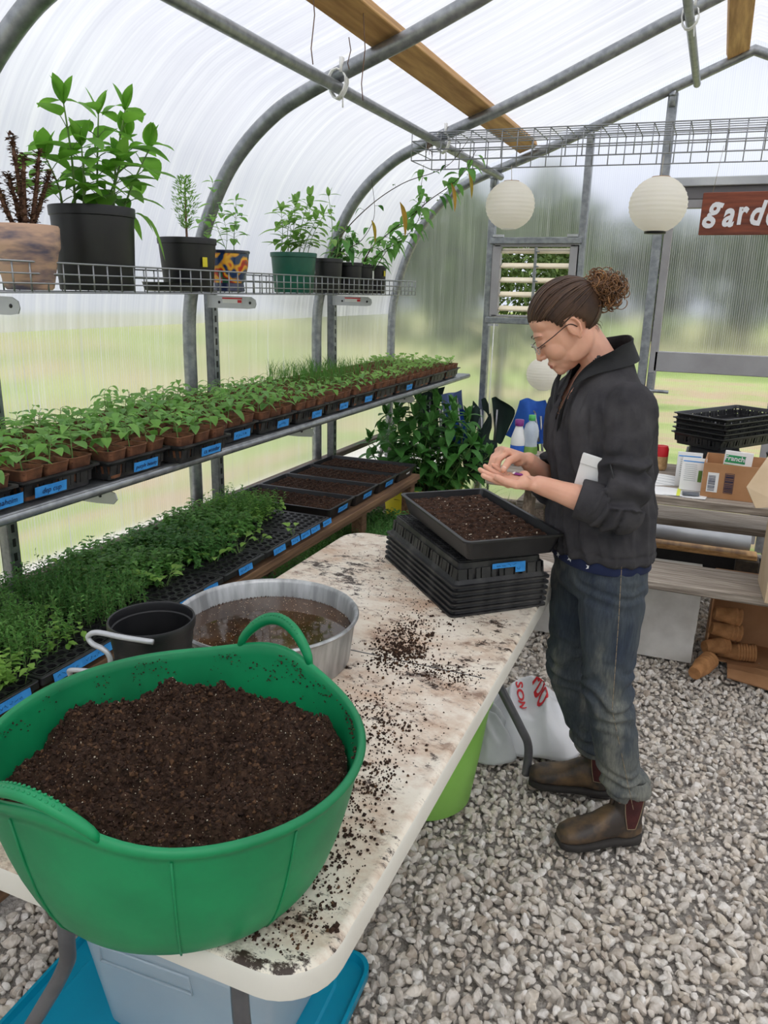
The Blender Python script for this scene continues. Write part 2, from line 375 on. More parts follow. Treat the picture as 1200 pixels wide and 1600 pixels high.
# gable ends
def gable(mb, x0, x1, z0, z1, y, m=0):
    xs = [x0]+[x0+(x1-x0)*i/8 for i in range(1, 8)]+[x1]
    if z1 is None:
        top = [V(x, y, zroof(x)-.01) for x in xs]
    else: top = [V(x, y, z1) for x in xs]
    for i in range(len(xs)-1): mb.quad(V(xs[i], y, z0), V(xs[i+1], y, z0), top[i+1], top[i], m)
WX0, WX1, WZ0, WZ1 = -1.40, -.90, 1.43, 1.86
mb = MB(); yp = YE+.035
gable(mb, -2.17, -1.455, .1, None, yp); gable(mb, -1.455, -.86, .1, 1.41, yp); gable(mb, -1.455, -.86, 1.88, None, yp)
gable(mb, -.86, -.42, .1, None, yp); gable(mb, -.42, .42, 2.24, None, yp); gable(mb, .42, 2.17, .1, None, yp)
wb = face_in(struct('wall_back', mb, M['endpoly']))
def stud(x, z0, z1, w=.045, d=.05, mat='galv', name='stud'):
    b = MB(); b.bbox((x, YE+.0, (z0+z1)/2), (w, d, z1-z0), .004); b.box((x, YE-.024, (z0+z1)/2), (w*.35, .004, z1-z0), m=0)
    return obj(name, b, M[mat], wb, False)
for x in (-1.455, -.86, .86, 1.455): stud(x, 0, zroof(x)-.10)
for x in (-.405, .435): stud(x, 0, zroof(x)-.10, .055)
for x in (-1.455, -.86, -.405): 
    b = MB(); b.bbox((x, YE-.035, zroof(x)-.13), (.035, .03, .10), .004); b.tube([(x-.02, YE-.055, zroof(x)-.12), (x+.02, YE-.055, zroof(x)-.12)], .007, 6); obj('bracket', b, M['galv'], wb)
b = MB(); b.bbox((-1.157, YE-.02, 1.90), (.60, .05, .04), .004); obj('crossbar', b, M['galv'], wb, False)
b = MB(); b.bbox((-1.157, YE-.02, 1.39), (.60, .05, .04), .004); obj('crossbar', b, M['galv'], wb, False)
for x in (-1.40, -.915):
    for z in (1.93, 1.36): b = MB(); b.box((x, YE-.03, z), (.07, .03, .015)); obj('bracket', b, M['alu'], wb, False)
# window with louvre blades
b = MB()
for x in (WX0-.012, WX1+.002): b.bbox((x, YE, 1.645), (.06, .05, .46), .003)
b.bbox((-1.15, YE, 1.872), (.55, .05, .02), .003); b.bbox((-1.15, YE, 1.42), (.55, .05, .015), .003)
win = struct('window_1', b, M['door'])
for i in range(5):
    z = 1.84-.092*i; b = MB(); r = Matrix.Rotation(math.radians(28), 3, 'X')
    b.bbox((-1.15, YE+.01, z), (.46, .055, .008), .003, r); b.bbox((-1.15, YE-.005, z-.012), (.46, .012, .016), .003)
    obj('louvre_blade', b, pmat('louvre_aluminium', S(226,212,182), S(236,226,202), 4, .4, .1) if i == 0 else bpy.data.materials['louvre_aluminium'], win, False)
b = MB(); b.bbox((-1.145, YE-.03, 1.66), (.018, .012, .40), .003)
for i in range(5): b.tube([(-1.145, YE-.035, 1.835-.092*i), (-1.12, YE-.04, 1.83-.092*i)], .005, 6)
obj('control_rod', b, M['galv'], win, False)
# door: header, frame, leaf
b = MB(); b.bbox((.015, YE-.02, 2.225), (.90, .06, .05), .004); obj('crossbar', b, M['alu'], wb, False)
b = MB(); b.bbox((.015, YE, 2.165), (.80, .05, .07), .004); obj('crossbar', b, pmat('dark_grey_frame', S(112,110,112), None), wb, False)  # plain dark grey bar just below the paler header
DX0, DX1 = -.365, .395
b = MB()
for x in (DX0+.02, DX1-.02): b.bbox((x, YE, 1.09), (.05, .045, 2.08), .004)
b.bbox((.015, YE, 2.105), (.71, .045, .05), .004); b.bbox((.015, YE, 1.172), (.71, .045, .125), .004); b.bbox((.015, YE, .12), (.71, .045, .15), .004)
door = struct('door_1', b, M['door'])
b = MB(); b.quad((DX0+.04, YE+.01, 1.23), (DX1-.04, YE+.01, 1.23), (DX1-.04, YE+.01, 2.09), (DX0+.04, YE+.01, 2.09)); face_in(obj('door_pane', b, M['endpoly'], door, False))
b = MB(); b.quad((DX0+.04, YE+.01, .19), (DX1-.04, YE+.01, .19), (DX1-.04, YE+.01, 1.11), (DX0+.04, YE+.01, 1.11)); face_in(obj('door_pane', b, M['doorpoly'], door, False))
b = MB(); b.bbox((DX0+.018, YE-.028, 1.0), (.036, .012, .20), .004); b.tube([(DX0+.02, YE-.03, .99), (DX0+.02, YE-.075, .99)], .011, 10); b.tube([(DX0+.012, YE-.075, .99), (DX0+.10, YE-.078, .99), (DX0+.135, YE-.070, .988)], .011, 10)
b.tube([(DX0+.018, YE-.03, 1.05), (DX0+.018, YE-.040, 1.05)], .009, 10)
obj('door_handle', b, M['galv'], door, True, auto=40)
mb = MB(); gable(mb, -2.17, 2.17, .0, None, YF); face_in(struct('wall_front', mb, M['endpoly']))
# sill boards and base
b = MB(); b.bbox((-2.135, (YF+YE)/2, .555), (.05, YE-YF, .035), .004); struct('trim_1', b, M['darkwood'])
b = MB(); b.bbox((-2.16, (YF+YE)/2, .06), (.05, YE-YF, .16), .006); struct('baseboard_left', b, M['darkwood'])
b = MB(); b.bbox((2.16, (YF+YE)/2, .06), (.05, YE-YF, .16), .006); struct('baseboard_right', b, M['darkwood'])
b = MB(); b.bbox((-1.3, YE+.01, .06), (1.7, .05, .16), .006); b.bbox((1.3, YE+.01, .06), (1.7, .05, .16), .006); struct('baseboard_back', b, M['darkwood'])
# arches: pipes following the profile
def arch(y, label, r=.029):
    t = thing('arch_pipe', label, 'pipe', (0, y, 0))
    obj('pipe', MB().tube([V(p.x, 0, p.z) for p in full(prof)], r, 12), M['galv'], t)
    return t
for y, l in ((1.67, 'thick galvanised arch pipe nearest the camera, crossing the top left corner'),
             (2.88, 'galvanised arch pipe rising behind the small black pot on the wire shelf'),
             (4.09, 'galvanised arch pipe rising behind the vine pots on the wire shelf'),
             (5.24, 'galvanised arch pipe against the far end wall above the window')): arch(y, l)
for i, (y, l) in enumerate(((1.76, 'slotted steel strut standing by the first arch leg'), (2.965, 'slotted steel strut standing beside the second arch leg'), (4.175, 'slotted steel strut standing beside the third arch leg, farther away'))):
    t = thing('slotted_strut', l, 'post', (-2.10, y, 0), group='slotted struts along the left wall')
    b = MB(); b.box((0, 0, .78), (.04, .004, 1.56)); b.box((0.02, .018, .78), (.004, .04, 1.56)); b.box((-.02, .018, .78), (.004, .04, 1.56))
    for k in range(30): b.box((.0226, .018, .08+.05*k), (.0012, .012, .028), m=1)
    obj('channel', b, [M['galv'], M['black']], t, False)
# purlins and boards
def purlin(pts, r, label, ends):
    t = thing('purlin_pipe', label, 'pipe', pts[0])
    p0 = Vector(pts[0]); obj('pipe', MB().tube([Vector(p)-p0 for p in pts], r, 12), M['galv'], t)
    for y in ends:
        b = MB(); x, z = pts[0][0], pts[0][2]
        for k in range(3): b.tube([Vector((x+.035*math.cos(a), y+.012*(k-1)+.01*math.sin(a*2), z+.012+.05*math.sin(a)))-p0 for a in [2*PI*q/12 for q in range(13)]], .004, 5)
        b.box(Vector((x+.015, y, z+.075))-p0, (.012, .02, .05)); b.tube([Vector((x+.02, y, z-.03))-p0, Vector((x+.025, y-.01, z-.07))-p0], .003, 5)
        obj('strap', b, M['white'], t)
purlin([(-1.41, YF+.1, 2.29), (-1.41, 5.25, 2.29)], .021, 'long straight galvanised pipe tied under the arches along the roof', (1.67, 2.86, 4.07))
purlin([(-.28, YF+.1, 2.745), (-.28, 5.22, 2.745)], .021, 'galvanised pipe hanging under the roof near the ridge, right of the boards', (4.07,))
def board(x, wd, label, th=.04, drop=0):
    z0 = zroof(x)-.004-th/2; sl = math.atan2(zroof(x+.05)-zroof(x-.05), .1); r = Matrix.Rotation(-sl, 3, 'Y')
    b = MB(); b.bbox((0, 0, 0), (wd, YE-YF-.1, th), .003, r)
    o = obj('roof_board', b, M['timber'], None, False, (x, (YF+YE)/2, z0-drop)); tag(o, label, 'wooden board'); return o
board(-1.24, .12, 'long pine board running diagonally under the roof, left of centre', .038)
board(-.085, .115, 'pine ridge board at the top right corner of the roof', .038, .03)
for (x, y, l, zz) in ((-1.22, 2.30, .22, 0), (-1.20, 2.62, .26, 0), (-1.30, 2.72, .10, 0)):
    z = zroof(x)-.05; b = MB(); b.tube([(0,0,0), (.006,.004,-l*.4), (-.004,0,-l*.8), (.004,-.004,-l)], .0018, 5)
    o = obj('hanging_string', b, M['brownstem'], None, True, (x, y, z)); tag(o, {2.30:'thin twine hanging from the pine roof board, nearest one', 2.62:'long thin twine hanging from the middle of the pine roof board', 2.72:'short bit of twine hanging left of the pine roof board'}[y], 'string')
# ------------------------------------------------------------------ outside
m, nt, out = newmat('lawn'); L = nt.links.new
tc = nd(nt, 'ShaderNodeTexCoord'); sp = nd(nt, 'ShaderNodeSeparateXYZ'); L(tc.outputs['Object'], sp.inputs[0])
ax = nd(nt, 'ShaderNodeMath', operation='ABSOLUTE'); L(sp.outputs[0], ax.inputs[0])
ay = nd(nt, 'ShaderNodeMath', operation='ADD'); ay.inputs[1].default_value = -3.1; L(sp.outputs[1], ay.inputs[0])
mxx = nd(nt, 'ShaderNodeMath', operation='MAXIMUM'); L(ax.outputs[0], mxx.inputs[0]); L(ay.outputs[0], mxx.inputs[1])
mnn = nd(nt, 'ShaderNodeMath', operation='MINIMUM'); L(ax.outputs[0], mnn.inputs[0]); L(ay.outputs[0], mnn.inputs[1])
lg = nd(nt, 'ShaderNodeMath', operation='LOGARITHM'); lg.inputs[1].default_value = 2; L(mxx.outputs[0], lg.inputs[0])
cb = nd(nt, 'ShaderNodeCombineXYZ'); L(lg.outputs[0], cb.inputs[0]); m5 = nd(nt, 'ShaderNodeMath', operation='MULTIPLY'); m5.inputs[1].default_value = .05; L(mnn.outputs[0], m5.inputs[0]); L(m5.outputs[0], cb.inputs[1])
f1 = noi(nt, cb.outputs[0], 2.6, 4, .6)
col = ramp(nt, f1, [(.30, S(120,144,76)), (.42, S(150,168,98)), (.48, S(170,178,118)), (.535, S(182,160,132)), (.585, S(156,170,104)), (.66, S(128,148,84)), (.75, S(160,146,116))])
b_ = nd(nt, 'ShaderNodeBsdfPrincipled', Roughness=.95); b_.inputs['Specular IOR Level'].default_value = .1
L(col, b_.inputs['Base Color']); L(b_.outputs[0], out.inputs[0]); M['lawn'] = m
b = MB(); b.quad((-60,-20,-.06), (60,-20,-.06), (60,70,-.06), (-60,70,-.06)); struct('lawn', b, M['lawn'])
M['pathgravel'] = pmat('pale_path_gravel', S(196,192,184), S(226,222,214), 40, .95, 0, .4, 60)
b = MB(); b.box((-3.0, 2, -.045), (1.5, 12, .03)); struct('path', b, M['pathgravel'])
def crown_mesh(seed, n, lump, R=(1,1,1), ls=.16, mat='treeleaf'):
    r = random.Random(seed); b = MB()
    cs = [(V(r.uniform(-.6,.6)*R[0], r.uniform(-.6,.6)*R[1], r.uniform(-.6,.75)*R[2]), r.uniform(.3,.5)) for _ in range(lump)]
    for _ in range(n):
        c, rad = r.choice(cs); d = V(r.gauss(0,1), r.gauss(0,1), r.gauss(0,1)).normalized()
        p = c+V(d.x*R[0], d.y*R[1], d.z*R[2])*rad*r.uniform(.6,1)
        b.small(p, d+V(r.uniform(-.6,.6), r.uniform(-.6,.6), r.uniform(-.8,.3)), ls*r.uniform(.6,1.3), ls*.55)
    return b.mesh('crown', M[mat], False)
crownA = crown_mesh(1, 3600, 26, (2.2,2.2,2.0), .30); crownB = crown_mesh(2, 3600, 22, (1.6,1.6,2.4), .26); bushC = crown_mesh(3, 7000, 30, (1.5,.8,1.35), .085)
def tree(x, y, sc_, me, th, label):
    t = thing('tree', label, 'tree', (x, y, -.06), rz=x*1.7, group='trees beyond the lawn')
    o = bpy.data.objects.new('crown', me); C.objects.link(o); o.parent = t; o.location = (0,0,th*sc_+1.7*sc_); o.scale = (sc_,)*3
    obj('trunk', MB().tube([(0,0,0), (.05,0,th*sc_*.6), (0,.05,th*sc_+1.2*sc_)], [.16*sc_,.12*sc_,.06*sc_], 8), M['vine'], t)
side = {0:'far left', 1:'left', 2:'middle', 3:'right', 4:'far right'}
for i, (x, y, s_, me) in enumerate(((-16,26,1.2,crownA),(-12,30,1.1,crownB),(-8.5,27,1.15,crownA),(-5,30,1.25,crownB),(-2.2,31,1.0,crownA),(.8,29,1.1,crownB),(4,32,1.2,crownA),(8,30,1.0,crownB),(-30,18,1.5,crownB),(-34,8,1.5,crownA))):
    tree(x, y, s_, me, .35, 'blurred green tree beyond the lawn, seen through the ribbed panels')
t = thing('bush', 'leafy green bush seen between the louvre blades of the small window', 'bush', (-2.55, 10.2, -.06))
o = bpy.data.objects.new('foliage', bushC); C.objects.link(o); o.parent = t; o.location = (0,0,1.5); 
obj('stem', MB().tube([(0,0,0),(0.05,0,1.2)], [.06,.03], 6), M['vine'], t)
# ------------------------------------------------------------------ floor and gravel
m = pmat('ground_gravel', S(150,143,136), S(200,194,186), 70, .95, 0, 1, 45, dist=.02)
M['floor'] = m
b = MB(); b.box(((0), (YF+YE)/2, -.06), (4.36, YE-YF+.1, .06)); struct('floor', b, M['floor'])
M['stone'] = pmat('crushed_stone', S(255,255,255), S(226,222,216), 60, .85, 0, .5, 160, island=[S(186,176,165), S(226,219,210), S(204,196,186), S(236,231,225), S(180,167,153), S(220,211,200), S(224,214,200), S(202,196,188), S(240,236,230), S(190,179,168)], dist=.002)
M['amber'] = pmat('amber_stone', S(176,132,86), S(200,160,110), 60, .8)
def stones():
    rs = np.random.RandomState(5)
    def ico(sub):
        bm = bmesh.new(); bmesh.ops.create_icosphere(bm, subdivisions=sub, radius=1); bm.verts.ensure_lookup_table()
        v = np.array([x.co for x in bm.verts]); f = np.array([[q.index for q in x.verts] for x in bm.faces]); bm.free(); return v, f
    def variants(sub, n):
        v, f = ico(sub); res = []
        for _ in range(n):
            N = rs.normal(size=(9,3)); N /= np.linalg.norm(N, axis=1)[:,None]; d = rs.uniform(.55,.95,9)
            dt = v @ N.T; rr = np.where(dt > .05, d/np.maximum(dt,.05), 9).min(axis=1); rr = np.minimum(rr, 1.15)
            res.append(v*rr[:,None]*np.array([1.15, .9, .62]))
        return res, f
    A, fA = variants(2, 10); B, fB = variants(1, 10)
    pts = []; step = .0195
    for y in np.arange(.28, 5.2, step):
        for x in np.arange(-2.1, 1.75, step):
            if x < -1.5 and y < 4.2: continue
            if x > .35+.32*y+.45: continue
            if -1.0 < x < -.5 and .9 < y < 1.9: pass
            pts.append((x, y))
    pts = np.array(pts); pts += rs.uniform(-.5,.5,pts.shape)*step*1.1; n = len(pts)
    near = pts[:,1] < 1.9
    VV = []; FF = []; off = 0
    for base, f, sel in ((A, fA, near), (B, fB, ~near)):
        P_ = pts[sel]; k = len(P_); vi = rs.randint(0, len(base), k); bs = np.array(base)[vi]
        sz = rs.gamma(9, .0122/9, k).clip(.007, .021)
        q = rs.normal(size=(k,4)); q[:,1:3] *= .55; q /= np.linalg.norm(q, axis=1)[:,None]; w_,x_,y_,z_ = q.T
        R = np.stack([1-2*(y_*y_+z_*z_), 2*(x_*y_-z_*w_), 2*(x_*z_+y_*w_), 2*(x_*y_+z_*w_), 1-2*(x_*x_+z_*z_), 2*(y_*z_-x_*w_), 2*(x_*z_-y_*w_), 2*(y_*z_+x_*w_), 1-2*(x_*x_+y_*y_)], 1).reshape(k,3,3)
        v = np.einsum('kij,kvj->kvi', R, bs)*sz[:,None,None]
        z = rs.uniform(-.024, -.006, k)
        v += np.concatenate([P_, z[:,None]], 1)[:,None,:]
        nv = v.shape[1]; VV.append(v.reshape(-1,3)); FF.append((f[None]+(np.arange(k)*nv)[:,None,None]+off).reshape(-1,3)); off += k*nv
    v = np.concatenate(VV).astype(np.float32); f = np.concatenate(FF).astype(np.int32)
    me = bpy.data.meshes.new('gravel'); me.vertices.add(len(v)); me.vertices.foreach_set('co', v.ravel())
    me.loops.add(f.size); me.loops.foreach_set('vertex_index', f.ravel()); me.polygons.add(len(f)); me.polygons.foreach_set('loop_start', np.arange(0, f.size, 3, dtype=np.int32))
    me.materials.append(M['stone']); me.update(calc_edges=True)
    o = bpy.data.objects.new('gravel', me); C.objects.link(o); tag(o, 'pale grey crushed stone gravel covering the whole floor', 'gravel', kind='stuff')
    me.shade_flat()
stones()
# ------------------------------------------------------------------ crumbs (low-poly soil clods) helper
def clods(b, spots, m=0):
    """spots: (x, y, z, r)"""
    for x, y, z, r in spots:
        q = Euler((RND.uniform(0,6), RND.uniform(0,6), RND.uniform(0,6))).to_matrix(); vs = []
        for d in ((1,0,0),(-1,0,0),(0,1,0),(0,-1,0),(0,0,1),(0,0,-1)):
            vs.append(q @ V(*d)*(r*RND.uniform(.6,1.2))+V(x,y,z))
        b.add(vs, [(0,2,4),(2,1,4),(1,3,4),(3,0,4),(2,0,5),(1,2,5),(3,1,5),(0,3,5)], m)
    return b
# ------------------------------------------------------------------ folding table
TX0, TX1, TY0, TY1, TZ = -1.12, -.352, .655, 2.385, .74
m, nt, out = newmat('dirty_table_plastic'); L = nt.links.new
tc = nd(nt, 'ShaderNodeTexCoord'); co_ = tc.outputs['Object']
b_ = nd(nt, 'ShaderNodeBsdfPrincipled', Roughness=.5)
c0 = ramp(nt, noi(nt, co_, 3.0, 4), [(.3, S(220,208,188)), (.7, S(236,228,214))])
def layer(col, fac, c, amt=1):
    mx = nd(nt, 'ShaderNodeMix', data_type='RGBA'); L(fac, mx.inputs[0]); L(col, mx.inputs[6]); mx.inputs[7].default_value = c; return mx.outputs[2]
mpx = nd(nt, 'ShaderNodeMapping'); mpx.inputs['Scale'].default_value = (1, 1.5, .12); mpx.inputs['Rotation'].default_value = (0,0,.5); L(co_, mpx.inputs[0])
n1 = noi(nt, mpx.outputs[0], 5.5, 8, .72)
c0 = layer(c0, ramp(nt, n1, [(.46, (0,0,0,1)), (.66, (.75,.75,.75,1))]), S(186,148,118))
n2 = noi(nt, mpx.outputs[0], 9, 12, .78)
c0 = layer(c0, ramp(nt, n2, [(.535, (0,0,0,1)), (.63, (.85,.85,.85,1))]), S(128,98,80))
n3 = noi(nt, mpx.outputs[0], 16, 14, .8); n4 = noi(nt, co_, 2.6, 3)
mm = nd(nt, 'ShaderNodeMath', operation='MULTIPLY_ADD'); mm.inputs[1].default_value = .42; L(n4, mm.inputs[0]); L(n3, mm.inputs[2])
msk = ramp(nt, mm.outputs[0], [(.765, (0,0,0,1)), (.81, (1,1,1,1))])
c0 = layer(c0, msk, S(58,44,36))
spz = nd(nt, 'ShaderNodeSeparateXYZ'); L(tc.outputs['Normal'], spz.inputs[0])
clean = ramp(nt, noi(nt, co_, 4, 3), [(.3, S(206,200,188)), (.7, S(222,218,208))])
up_ = nd(nt, 'ShaderNodeMath', operation='LESS_THAN'); up_.inputs[1].default_value = .6; L(spz.outputs[2], up_.inputs[0])
mxc = nd(nt, 'ShaderNodeMix', data_type='RGBA'); L(up_.outputs[0], mxc.inputs[0]); L(c0, mxc.inputs[6]); L(clean, mxc.inputs[7])
L(mxc.outputs[2], b_.inputs['Base Color'])
bn = nd(nt, 'ShaderNodeBump', Strength=.5, Distance=.002); L(mm.outputs[0], bn.inputs['Height']); L(bn.outputs[0], b_.inputs['Normal'])
L(b_.outputs[0], out.inputs[0]); M['table'] = m
table = thing('folding_table', 'white plastic folding table smeared with potting soil', 'table', ((TX0+TX1)/2, (TY0+TY1)/2, 0))
hx, hy = (TX1-TX0)/2, (TY1-TY0)/2
b = MB(); R = []
for z, k in ((TZ-.045, .004), (TZ-.043, 0), (TZ-.008, 0), (TZ-.002, .004), (TZ+.002, .010), (TZ+.0015, .018), (TZ, .024)): R.append(rrect(hx-k, hy-k, .085-k*.5, z, 8))
b.loft(R)
obj('tabletop', b, M['table'], table, True, auto=40)
b = MB(); b.box((0, 0, TZ+.0006), (2*hx-.05, .0025, .0012)); obj('fold_seam', b, M['greypaint'], table, False)
def tleg(y, s):
    """U-shaped bent tube leg frame; s = direction the feet lean"""
    for sx in (-1, 1):
        pts = crv([(sx*.18, y, TZ-.05), (sx*.18, y, .46), (sx*.20, y, .38), (sx*.30, y+.01*s, .20), (sx*.335, y+.02*s, .12), (sx*.335, y+.02*s, .012)], 6)
        bb = MB().tube(pts, .0145, 10); obj('leg', bb, M['greypaint'], table)
    bb = MB().tube([(-.18, y, TZ-.09), (.18, y, TZ-.09)], .012, 8); obj('crossbar', bb, M['greypaint'], table)
    bb = MB().tube([(0, y, TZ-.07), (0.0, y-.28*s, TZ-.055)], .008, 6); bb.tube([(-.16, y, TZ-.14), (-.10, y-.25*s, TZ-.05)], .007, 6); obj('brace', bb, M['greypaint'], table)
tleg(hy-.14, 1); tleg(-hy+.14, -1)
# loose soil on the tabletop
b = MB(); sp_ = []
def scatter(cx, cy, rx, ry, n, r0, r1):
    for _ in range(n):
        x, y = RND.gauss(cx, rx), RND.gauss(cy, ry)
        if TX0+.03 < x < TX1-.03 and TY0+.03 < y < TY1-.03: r = RND.uniform(r0, r1)*RND.choice((.6,.8,1,1.3)); sp_.append((x, y, TZ+r*.4, r))
for a in ((-.60,1.56,.035,.055,900,.0015,.0042), (-.635,1.70,.03,.04,250,.0015,.0035), (-.46,1.50,.05,.03,420,.0012,.003), (-.50,1.22,.04,.05,320,.0012,.0035), (-.45,1.08,.02,.05,220,.0012,.003), (-.44,.90,.025,.10,380,.0012,.004), (-.40,.80,.02,.06,160,.001,.003), (-.36-.04,.70,.03,.02,60,.001,.003), (-.55,1.02,.04,.1,420,.0012,.004), (-.58,1.30,.05,.05,300,.0012,.003),
          (-.70,1.95,.12,.12,420,.0010,.002), (-.62,1.75,.1,.08,150,.001,.003), (-.85,2.18,.08,.07,160,.001,.002), (-.6,1.4,.2,.5,700,.0008,.0022), (-.49,.72,.06,.03,150,.001,.003)): scatter(*a)
for x, y, r in ((-.455,1.135,.007),(-.50,1.105,.009),(-.49,1.11,.007),(-.435,.925,.006),(-.392,.79,.006),(-.372,.755,.009),(-.378,.748,.007),(-.46,.70,.007),(-.40,.94,.004),(-.56,1.68,.010),(-.565,1.67,.008),(-.54,1.76,.006),(-.60,1.79,.006)): 
    for _ in range(5): sp_.append((x+RND.uniform(-r,r)*.7, y+RND.uniform(-r,r)*.7, TZ+r*.4, r*.6))
clods(b, sp_); o = obj('spilled_soil', b, M['crumb'], None, False); tag(o, 'dark soil crumbs scattered over the white tabletop', 'soil', kind='stuff')
# ------------------------------------------------------------------ green tub of soil
TC = V(-.640, .785, TZ)
tub = thing('green_tub', 'large round green rubber tub heaped with potting soil on the table', 'tub', TC)
def tubr(z):   # outer radius growth with height
    t = z/.205; return .170+.091*max(0,min(1, t))**.42
def tubring(z, k=0, n=96):
    r = []
    for j in range(n):
        a = 2*PI*j/n; rr = tubr(z)-k; ex, ey = 1.03, .955
        lift = 0
        if z > .12: lift = (.022*math.exp(-((math.atan2(math.sin(a-1.50), math.cos(a-1.50)))/.34)**2)+.030*math.exp(-((math.atan2(math.sin(a+1.55), math.cos(a+1.55)))/.36)**2)-.004*math.cos(2*a))*(z-.12)/.085
        r.append(V(rr*ex*math.cos(a), rr*ey*math.sin(a), z+lift))
    return r
b = MB(); R = [[p*.93 for p in tubring(0)]]
R[0] = [V(p.x, p.y, 0) for p in R[0]]
for z in (.004, .015, .03, .05, .08, .11, .14, .17, .195, .203): R.append(tubring(z))
for z, k in ((.2055, -.004), (.212, -.006), (.217, -.003), (.218, .002), (.214, .006), (.200, .006), (.17, .006), (.12, .007), (.06, .008), (.02, .01)): R.append(tubring(z, k))
b.loft(R, caps=True); obj('tub_body', b, M['tub'], tub, True)
for a in (-.35, -.95, -1.75, -2.5):
    b = MB(); pts = [tubring(z, -.0008)[int((a % (2*PI))/(2*PI)*96)] for z in (.01,.03,.06,.1,.15,.2)]; b.tube(pts, .0018, 5); obj('mould_line', b, M['tub'], tub)
def handle(a0, span, rise, outw):
    b = MB(); pts = []; N = 26
    for i in range(N+1):
        t = i/N; a = a0-span+2*span*t; base = tubring(.212)[int(round((a % (2*PI))/(2*PI)*96)) % 96]
        ring = tubring(.212); fa = (a % (2*PI))/(2*PI)*96; i0 = int(fa) % 96; fr = fa-int(fa); base = ring[i0].lerp(ring[(i0+1) % 96], fr)
        h = max(0, math.sin(PI*t))**.62
        pts.append(base+V(math.cos(a), math.sin(a), 0)*(outw*h)+V(0,0,rise*h))
    rs = [.006+.0045*max(0, math.sin(PI*i/N))**.4 for i in range(N+1)]
    b.tube(pts, rs, 12, flat=.8)
    o = obj('handle', b, M['tub'], tub)
    g = MB()
    for i in range(5, N-4):
        p = pts[i]; tdir = (pts[i+1]-pts[i-1]).normalized(); o1 = tdir.cross(V(0,0,1)).normalized()
        for s in (-1, 1): g.ell(p+o1*s*.004+V(0,0,.0082), (.0022,.0022,.0016), n=6)
    obj('grip_bump', g, M['tub'], o)
    # flared webs at the two roots
    for i0, i1 in ((0, 6), (N-6, N)):
        w_ = MB(); prev = None
        ring = tubring(.208)
        for i in range(i0, i1+1):
            t = i/N; a = a0-span+2*span*t; fa = (a % (2*PI))/(2*PI)*96; k = int(fa) % 96; base = ring[k].lerp(ring[(k+1) % 96], fa-int(fa))
            tp = pts[i]; 
            q = base.lerp(tp, 1.0); n_ = V(math.cos(a), math.sin(a), 0)*.003
            cur = (base-n_, base+n_, q+n_, q-n_)
            if prev: w_.loft([prev, cur], caps=True)
            prev = cur
        # only keep the web where the handle is still near the rim
        obj('handle_web', w_, M['tub'], o) if False else None
handle(1.50, .27, .052, .004); handle(-1.62, .34, .035, .012)
# soil mound in the tub
def heightfield(nx, ny, fn, inside, m=0):
    b = MB(); idx = {}
    for i in range(nx+1):
        for j in range(ny+1):
            x, y = -1+2*i/nx, -1+2*j/ny
            idx[i, j] = len(b.v); b.v.append(fn(x, y))
    for i in range(nx):
        for j in range(ny):
            if inside(-1+2*(i+.5)/nx, -1+2*(j+.5)/ny): b.f.append((idx[i,j], idx[i+1,j], idx[i+1,j+1], idx[i,j+1])); b.m.append(m)
    return b
def soilz(x, y):
    r = math.hypot(x, y)
    h = .170+.030*math.exp(-((x+.15)**2+(y-.30)**2)/.22)+.022*math.exp(-((x-.55)**2+(y-.35)**2)/.2)-.016*math.exp(-((x-.15)**2+(y+.05)**2)/.12)+.012*math.exp(-((x+.35)**2+(y+.55)**2)/.1)-.030*max(0, r-.72)/.28
    h += .024*fbm(x*2.3, y*2.3, 1, 4)+.016*fbm(x*6, y*6, 3, 4)+.010*fbm(x*15, y*15, 7, 4)+.005*fbm(x*42, y*42, 2, 3)
    return h
b = heightfield(260, 260, lambda x, y: (x*.250, y*.234, soilz(x, y)), lambda x, y: x*x+y*y < .975)
so_ = obj('soil', b, M['soil'], tub); so_['label'] = 'dark brown potting soil heap'
b = MB(); cs = []
for _ in range(15000):
    a = RND.uniform(0, 2*PI); r = math.sqrt(RND.random())*.97; x, y = r*math.cos(a), r*math.sin(a); s = RND.choice((.0012,.0018,.0022,.003,.0042))*RND.uniform(.8,1.2)
    cs.append((x*.248, y*.233, soilz(x, y)+s*.4, s))
clods(b, cs)
pl = []
for _ in range(420):
    a = RND.uniform(0, 2*PI); r = math.sqrt(RND.random())*.95; x, y = r*math.cos(a), r*math.sin(a); pl.append((x*.248, y*.233, soilz(x, y)+.0015, RND.uniform(.0006,.0016)))
clods(b, pl, 1)
tag(obj('soil_crumb', b, [M['crumb'], M['perlite']], so_, False), kind='stuff')
# soil smeared on the tub wall
b = MB(); cs = []
for _ in range(700):
    a = RND.choice((RND.uniform(.3, 2.9), RND.uniform(0, 6.28))); z = .212-abs(RND.gauss(0, .022)); ring = tubring(z, .0085, 2000)[int((a % (2*PI))/(2*PI)*2000) % 2000]
    if noise.noise(V(a*4, z*30, 1)) > -.05: cs.append((ring.x, ring.y, ring.z-.004, RND.uniform(.0006, .0022)))
for _ in range(160):
    a = RND.uniform(-2.6, .8); ring = tubring(.214, .001, 2000)[int((a % (2*PI))/(2*PI)*2000) % 2000]; cs.append((ring.x, ring.y, ring.z+.001, RND.uniform(.0008, .0022)))
clods(b, cs); tag(obj('soil_smear', b, M['crumb'], tub, False), kind='stuff')
